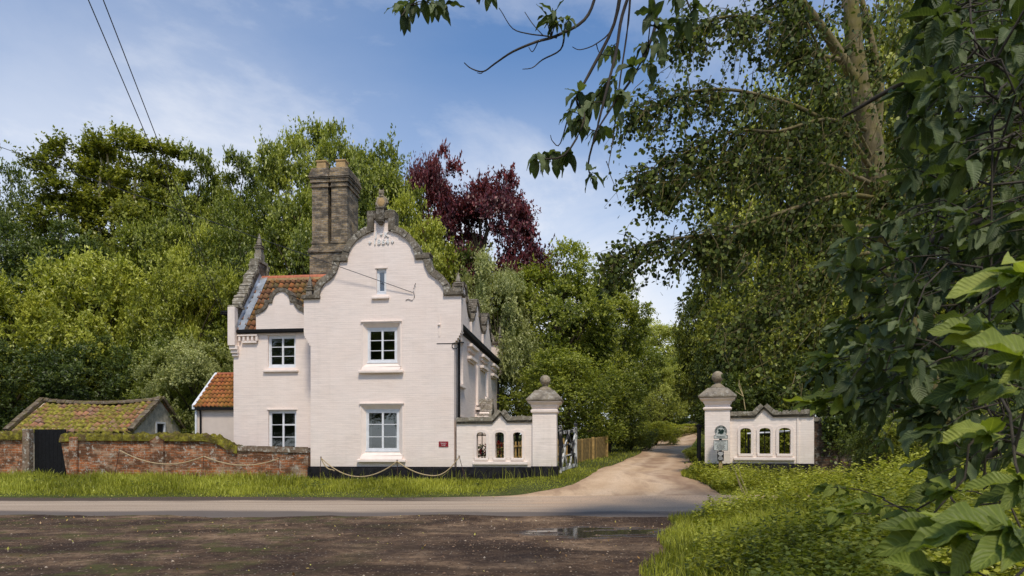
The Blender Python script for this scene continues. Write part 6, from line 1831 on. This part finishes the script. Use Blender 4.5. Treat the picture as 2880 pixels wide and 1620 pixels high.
# curtain of twigs filling the upper right, denser toward the trunk
POLY = [(1700, 0), (1560, 150), (1500, 300), (1480, 420), (1600, 480), (1640, 520), (1590, 640), (1560, 700), (1700, 640), (1690, 760), (1800, 900), (1950, 1000), (2200, 900), (2260, 500), (2260, -20)]
cnt = 0
while cnt < 500:
    x, y = random.uniform(1480, 2270), random.uniform(-30, 1000)
    if not inside(POLY, x, y): continue
    keep = .25+.75*min(1, max(0, (x-1500)/350)); keep *= 1 if y < 750 else .55
    if random.random() > keep: continue
    cnt += 1
    s = AX(x+random.uniform(10, 60), y-random.uniform(-10, 40), random.uniform(11.6, 14.6))
    spray(s, random.uniform(.1, 1.0), random.uniform(-.1, 1.0), random.randint(8, 16), random.uniform(.4, .8))
tw.build('twigs', B_LIMB, AS)
def round_leaves(name, pts, mat, L, parent, seed):
    r = np.random.default_rng(seed); pts = np.asarray(pts, float); n = len(pts)
    D = unit(r.normal(size=(n, 3))*.7+np.array([-.3, 0, -.8])); Nn = unit(r.normal(size=(n, 3))+np.array([0, -.4, .3])); S = unit(np.cross(D, Nn))
    l = (r.uniform(.65, 1.25, n)*L)[:, None]; w = l*.92; C = unit(np.cross(S, D))
    V = np.stack([pts, pts+D*l*.3+S*w*.48+C*l*.06, pts+D*l*.75+S*w*.36+C*l*.05, pts+D*l*1.05, pts+D*l*.75-S*w*.36+C*l*.05, pts+D*l*.3-S*w*.48+C*l*.06], 1).reshape(-1, 3)
    V = V-np.array(ORG[root_of(parent).name])
    return link_mesh(name, np_mesh(name, V, 6, mat, r.beta(1.6, 2.2, n)), parent)
round_leaves('leaves', [tuple(p) for p in LP], L_ASP, .075, AS, 33)

# ---------------------------------------------------------------- sweet chestnut, right foreground and overhead
def big_leaf_template(nl=9, na=4):
    """(t along, s across) grid of a toothed, ribbed blade"""
    g = []
    for i in range(nl+1):
        t = i/nl
        w = max(0.0, (math.sin(PI*min(1, t**.85))**.75)*.5*(1 if t < .98 else 0))
        for j in range(na+1):
            s = -1+2*j/na
            g.append((t, s, w))
    fs = []
    for i in range(nl):
        for j in range(na):
            a = i*(na+1)+j; fs.append((a, a+1, a+na+2, a+na+1))
    return np.array(g), np.array(fs)
TG, TF = big_leaf_template()
def chestnut_leaves(name, items, parent, seed, mat=None):
    """items: (base, direction, up, length, width, droop)"""
    r = np.random.default_rng(seed); Vs, Fs, UV, TI = [], [], [], []
    for k, (b, d, up, L, W, dr) in enumerate(items):
        b, d, up = np.array(b, float), np.array(d, float), np.array(up, float)
        d = d/np.linalg.norm(d); s = np.cross(d, up); s /= max(1e-6, np.linalg.norm(s)); n = np.cross(s, d)
        t, sx, w = TG[:, 0], TG[:, 1], TG[:, 2]
        fold = r.uniform(.15, .75); wav = r.uniform(.02, .07); ph = r.uniform(0, 6)
        zz = np.abs(sx)*w*fold*W - dr*t*t*L*.5 + wav*L*np.sin(t*16+ph)*np.abs(sx)**2
        ang = r.uniform(-1.1, 1.1)*t
        sr_ = s*np.cos(ang)[:, None]+n*np.sin(ang)[:, None]
        P3 = b+d*(t*L*(1-.12*dr))[:, None]+sr_*(sx*w*W)[:, None]+n*zz[:, None]
        Vs.append(P3); Fs.append(TF+k*len(TG))
        UV.append(np.stack([TG[TF.ravel(), 1], TG[TF.ravel(), 0]], 1)); TI.append(np.full(len(TF), r.beta(2, 2.2)))
    V = np.vstack(Vs)-np.array(ORG[root_of(parent).name])
    me = np_mesh(name, V, 4, mat or L_CHE, np.concatenate(TI), np.vstack(UV), True, np.vstack(Fs))
    return link_mesh(name, me, parent)
CH = thing('chestnut_tree', 'sweet chestnut with large toothed leaves in the right foreground, its boughs hanging overhead', 'tree', 5.6, 3.6, T(5.6, 3.6))
items = []; items_low = []; items_top = []; ctw = MB()
rr_ = random.Random(77)
def whorl(tip, axis, n, L, out, spread=.9, droop=(.1, .8)):
    flat = out is items_low
    ax = Vector(axis).normalized(); t1 = ax.orthogonal().normalized(); t2 = ax.cross(t1)
    for k in range(n):
        a = 2*PI*k/n+rr_.uniform(-.4, .4)
        d = (ax*rr_.uniform(.25, 1.0)+(t1*math.cos(a)+t2*math.sin(a))*spread+Vector((0, 0, -.28))).normalized()
        if flat: d = Vector((d.x-.25, d.y-.15, d.z*.35+.05)).normalized()
        base = Vector(tip)-ax*rr_.uniform(0, .10)*(n > 3)
        up = Vector((rr_.uniform(-.4, .4), rr_.uniform(-.6, .2), 1)).normalized()
        if flat: up = Vector((rr_.uniform(-.25, .25), rr_.uniform(-.95, -.45), 1)).normalized()
        if abs(up.dot(d)) > .93: up = Vector((0, -1, .2))
        l = L*rr_.choice((.5, .75, .9, 1.0, 1.1, 1.25))
        out.append((base, d, up, l, l*rr_.uniform(.36, .44), rr_.uniform(*droop)))
BPTS = []
def join(p0, r0):
    q = min(BPTS, key=lambda w: (w-p0).length+max(0, w.y-p0.y)*.3)
    d = q-p0
    if d.length < .05: return
    ctw.tube([p0, p0.lerp(q, .35)+Vector((rr_.uniform(-.05, .05), rr_.uniform(-.05, .05), .04*d.length)), p0.lerp(q, .7)+Vector((rr_.uniform(-.04, .04), 0, .03*d.length)), q], [r0, r0*1.15, r0*1.35, r0*1.6], 5, False)
    for k in (.3, .5, .7): BPTS.append(p0.lerp(q, k))
def shoot(p0, p1, L, out, r0=.008, n_tip=6, side=2):
    join(Vector(p0), r0)
    p0, p1 = Vector(p0), Vector(p1); d = p1-p0; m_ = p0.lerp(p1, .5)+Vector((rr_.uniform(-.05, .05), rr_.uniform(-.05, .05), .06*d.length))
    ctw.tube([p0, m_, p1], [r0, r0*.8, r0*.45], 5, False)
    whorl(p1, d, n_tip, L, out)
    for k in range(side):
        q = p0.lerp(p1, rr_.uniform(.35, .9)); whorl(q, d, 2, L*.9, out)
# trunk and boughs
ctw.tube([(5.6, 3.6, .2), (5.5, 3.6, 1.6), (5.3, 3.5, 3.4), (4.9, 3.4, 5.2), (4.4, 3.6, 7.0)], [.30, .26, .23, .18, .12], 10)
BOUGH = [[(5.5, 3.6, 1.5), (4.6, 4.0, 1.9), (3.6, 4.2, 1.8), (2.7, 4.4, 1.2)], [(5.45, 3.6, 2.2), (4.6, 4.4, 3.0), (3.6, 5.0, 3.2), (2.9, 5.6, 2.9)],
         [(5.3, 3.5, 3.3), (4.4, 4.5, 4.2), (3.6, 5.4, 4.6), (2.9, 6.0, 4.4)], [(5.1, 3.5, 4.3), (4.2, 4.8, 5.6), (3.0, 5.8, 6.0), (1.2, 6.4, 5.9)],
         [(5.5, 3.6, 1.0), (4.4, 3.4, 1.0), (3.2, 3.2, .8), (2.2, 3.0, .7)], [(4.9, 3.4, 5.2), (3.6, 4.0, 7.0), (1.8, 5.0, 7.4), (-.6, 6.0, 6.6)],
         [(5.0, 3.4, 5.0), (5.0, 2.0, 6.5), (4.6, 0.4, 7.4), (4.0, -1.2, 7.6)], [(4.5, 3.6, 7.0), (3.4, 2.4, 8.2), (2.2, 1.0, 8.6)], [(4.4, 3.6, 7.0), (4.6, 4.8, 8.6), (4.4, 6.0, 9.4)]]
for b_ in BOUGH:
    q = [Vector(p) for p in b_]; a, b = dense_path(q, [.075, .05, .03, .012], 5); ctw.tube(a, b, 7, False); BPTS += a
# the wall of leaves on the right (read off the photograph, S = its pixels at viewer scale)
RPOLY = [(2330, -60), (2285, 60), (2270, 180), (2290, 330), (2260, 430), (2235, 510), (2120, 590), (2080, 640), (2100, 720), (2060, 800), (2090, 900), (2020, 950), (2030, 1010), (2130, 1090), (2230, 1130), (2330, 1200), (2600, 1230), (2700, 900), (2700, -60)]
n_ = 0
while n_ < 330:
    x, y = rr_.uniform(2020, 2680), rr_.uniform(-60, 1250)
    if not inside(RPOLY, x, y): continue
    deep = rr_.random()
    Z = 2.9+deep*3.4
    p1 = AX(x, y, Z)
    if p1.z < T(p1.x, p1.y)+.25: continue
    n_ += 1
    p0 = p1+Vector((rr_.uniform(.15, .5), rr_.uniform(-.15, .3), rr_.uniform(-.05, .35)))
    shoot(p0, p1, rr_.uniform(.11, .165), items, .0042, rr_.randint(5, 7), rr_.randint(1, 3))
# low sprays near the camera, bottom right
for (x, y, Z, L, dx) in ((2390, 1340, 1.95, .21, .35), (2520, 1330, 1.8, .22, .3), (2340, 1440, 1.9, .18, .3), (2560, 1210, 2.3, .2, .4), (2190, 1270, 3.0, .14, .3), (2100, 1290, 3.3, .13, .35), (2280, 1300, 2.9, .14, .3), (2360, 1230, 2.9, .16, .3), (2090, 1225, 3.6, .12, .3), (2050, 1010, 3.6, .16, .4), (2110, 1000, 3.5, .17, .4), (2070, 900, 3.8, .17, .4), (2480, 1090, 2.8, .18, .4), (2540, 700, 2.2, .22, .3), (2490, 830, 2.4, .21, .3), (2570, 900, 2.0, .22, .3), (2460, 960, 2.5, .2, .3)):
    p1 = AX(x, y, Z); p0 = p1+Vector((dx, rr_.uniform(0, .15), -.06))
    shoot(p0, p1, L*.95, items_low, .0042, 7, 2)
# overhead: boughs that hang into the top of the picture
def hang(pts, Z, r0, r1, leaves=(), L=.17, n=6):
    q = [AX(x, y, Z+.15*math.sin(i)) for i, (x, y) in enumerate(pts)]
    a, b = dense_path(q, [r0+(r1-r0)*i/(len(q)-1) for i in range(len(q))], 4); ctw.tube(a, b, 6, False)
    for (x, y) in leaves:
        p = AX(x, y, Z+rr_.uniform(-.2, .2)); near = min(a, key=lambda w: (w-p).length)
        ctw.tube([near, near.lerp(p, .5)+Vector((0, 0, .02)), p], [.006, .005, .003], 4, False)
        whorl(p, (p-near)+Vector((-.05, 0, -.12)), n, L, items_top, .8, (.2, .9))
hang([(1640, -160), (1600, -60), (1565, 40), (1550, 130), (1525, 230), (1500, 330), (1480, 410), (1488, 450)], 6.4, .022, .006, [(1535, 130), (1520, 220), (1500, 250), (1470, 270), (1505, 330), (1460, 330), (1490, 445)], .19)
hang([(1570, -80), (1545, 60), (1480, 190), (1450, 250), (1470, 300), (1420, 390), (1350, 400), (1335, 410)], 6.2, .018, .004, [(1450, 235), (1435, 280), (1460, 310), (1440, 320), (1345, 400), (1375, 405), (1405, 410), (1390, 395), (1425, 395)], .17)
hang([(1700, -150), (1640, -40), (1650, 60), (1600, 180), (1545, 260), (1500, 330)], 6.0, .024, .006, [(1640, 30), (1665, 70), (1610, 120), (1655, 120), (1590, 170), (1640, 160), (1560, 240)], .19)
hang([(1690, -90), (1720, -20), (1750, 60)], 6.2, .014, .004, [(1700, -5), (1745, 20), (1730, 50), (1700, 60)], .19)
hang([(1590, -80), (1580, 60), (1560, 200), (1545, 330), (1530, 420)], 6.6, .012, .004, [(1550, 300), (1540, 200)], .16)
hang([(1300, -160), (1180, -70), (1090, -30), (1040, 5), (1010, 40)], 6.3, .014, .004, [(1015, 30), (1040, 20), (1075, 5), (1100, 15), (1120, 10), (1010, 15)], .17)
hang([(1290, -90), (1230, -20), (1200, 5)], 6.3, .010, .003, [(1205, -5), (1235, -5)], .13)
hang([(1520, -150), (1500, -20), (1470, 50), (1400, 90), (1350, 105), (1290, 130), (1245, 160), (1215, 180), (1185, 172), (1168, 158)], 6.0, .016, .004, [(1370, 40), (1400, 60), (1430, 50), (1390, 20)], .16)
hang([(1215, 180), (1210, 185), (1200, 183)], 6.0, .004, .003)
hang([(1420, 85), (1410, 125), (1365, 150), (1340, 170), (1315, 174)], 6.0, .009, .003)
hang([(1400, 95), (1370, 90), (1330, 85), (1290, 72), (1262, 30), (1255, 20)], 6.05, .007, .003)
hang([(1365, 88), (1340, 60), (1320, 30)], 6.05, .005, .003); hang([(1355, 102), (1340, 130), (1330, 118)], 6.05, .005, .003)
hang([(1560, -30), (1540, 70), (1500, 110), (1460, 125), (1440, 118)], 6.3, .008, .003); hang([(1500, 110), (1510, 135), (1540, 140)], 6.3, .005, .003)
hang([(1440, 250), (1410, 360), (1390, 355), (1385, 340)], 6.2, .007, .003)
ctw.build('trunk', B_TWIG, CH, True)
# upper crown out of the frame, at right, added unseen to shade the right foreground
r2 = random.Random(9); shade_crown = []
while len(shade_crown) < 2000:
    a = r2.uniform(0, 2*PI); q = math.sqrt(r2.random()); x = 8.2+3.2*q*math.cos(a); y = 1.8+4.2*q*math.sin(a); z = 7.3+2.6*math.sqrt(max(0, 1-q*q))*r2.uniform(-.75, 1)
    if y > 1 and z < 1.5+.70*max(.1, y)+.5: continue
    d = Vector((r2.gauss(0, 1), r2.gauss(0, 1), -.5)); l = r2.uniform(.16, .24)
    shade_crown.append(((x, y, z), d, Vector((r2.uniform(-.4, .4), r2.uniform(-.4, .4), 1)), l, l*.42, r2.uniform(.1, .7)))
chestnut_leaves('leaves', items, CH, 41)
chestnut_leaves('leaves', items_top, CH, 42)
chestnut_leaves('sun_toned_leaves', items_low, CH, 44, L_CHE2)  # low sprays, sunlight put into their lighter leaf colour
chestnut_leaves('leaves', shade_crown, CH, 43)  # unseen crown leaves, added for the shade they cast
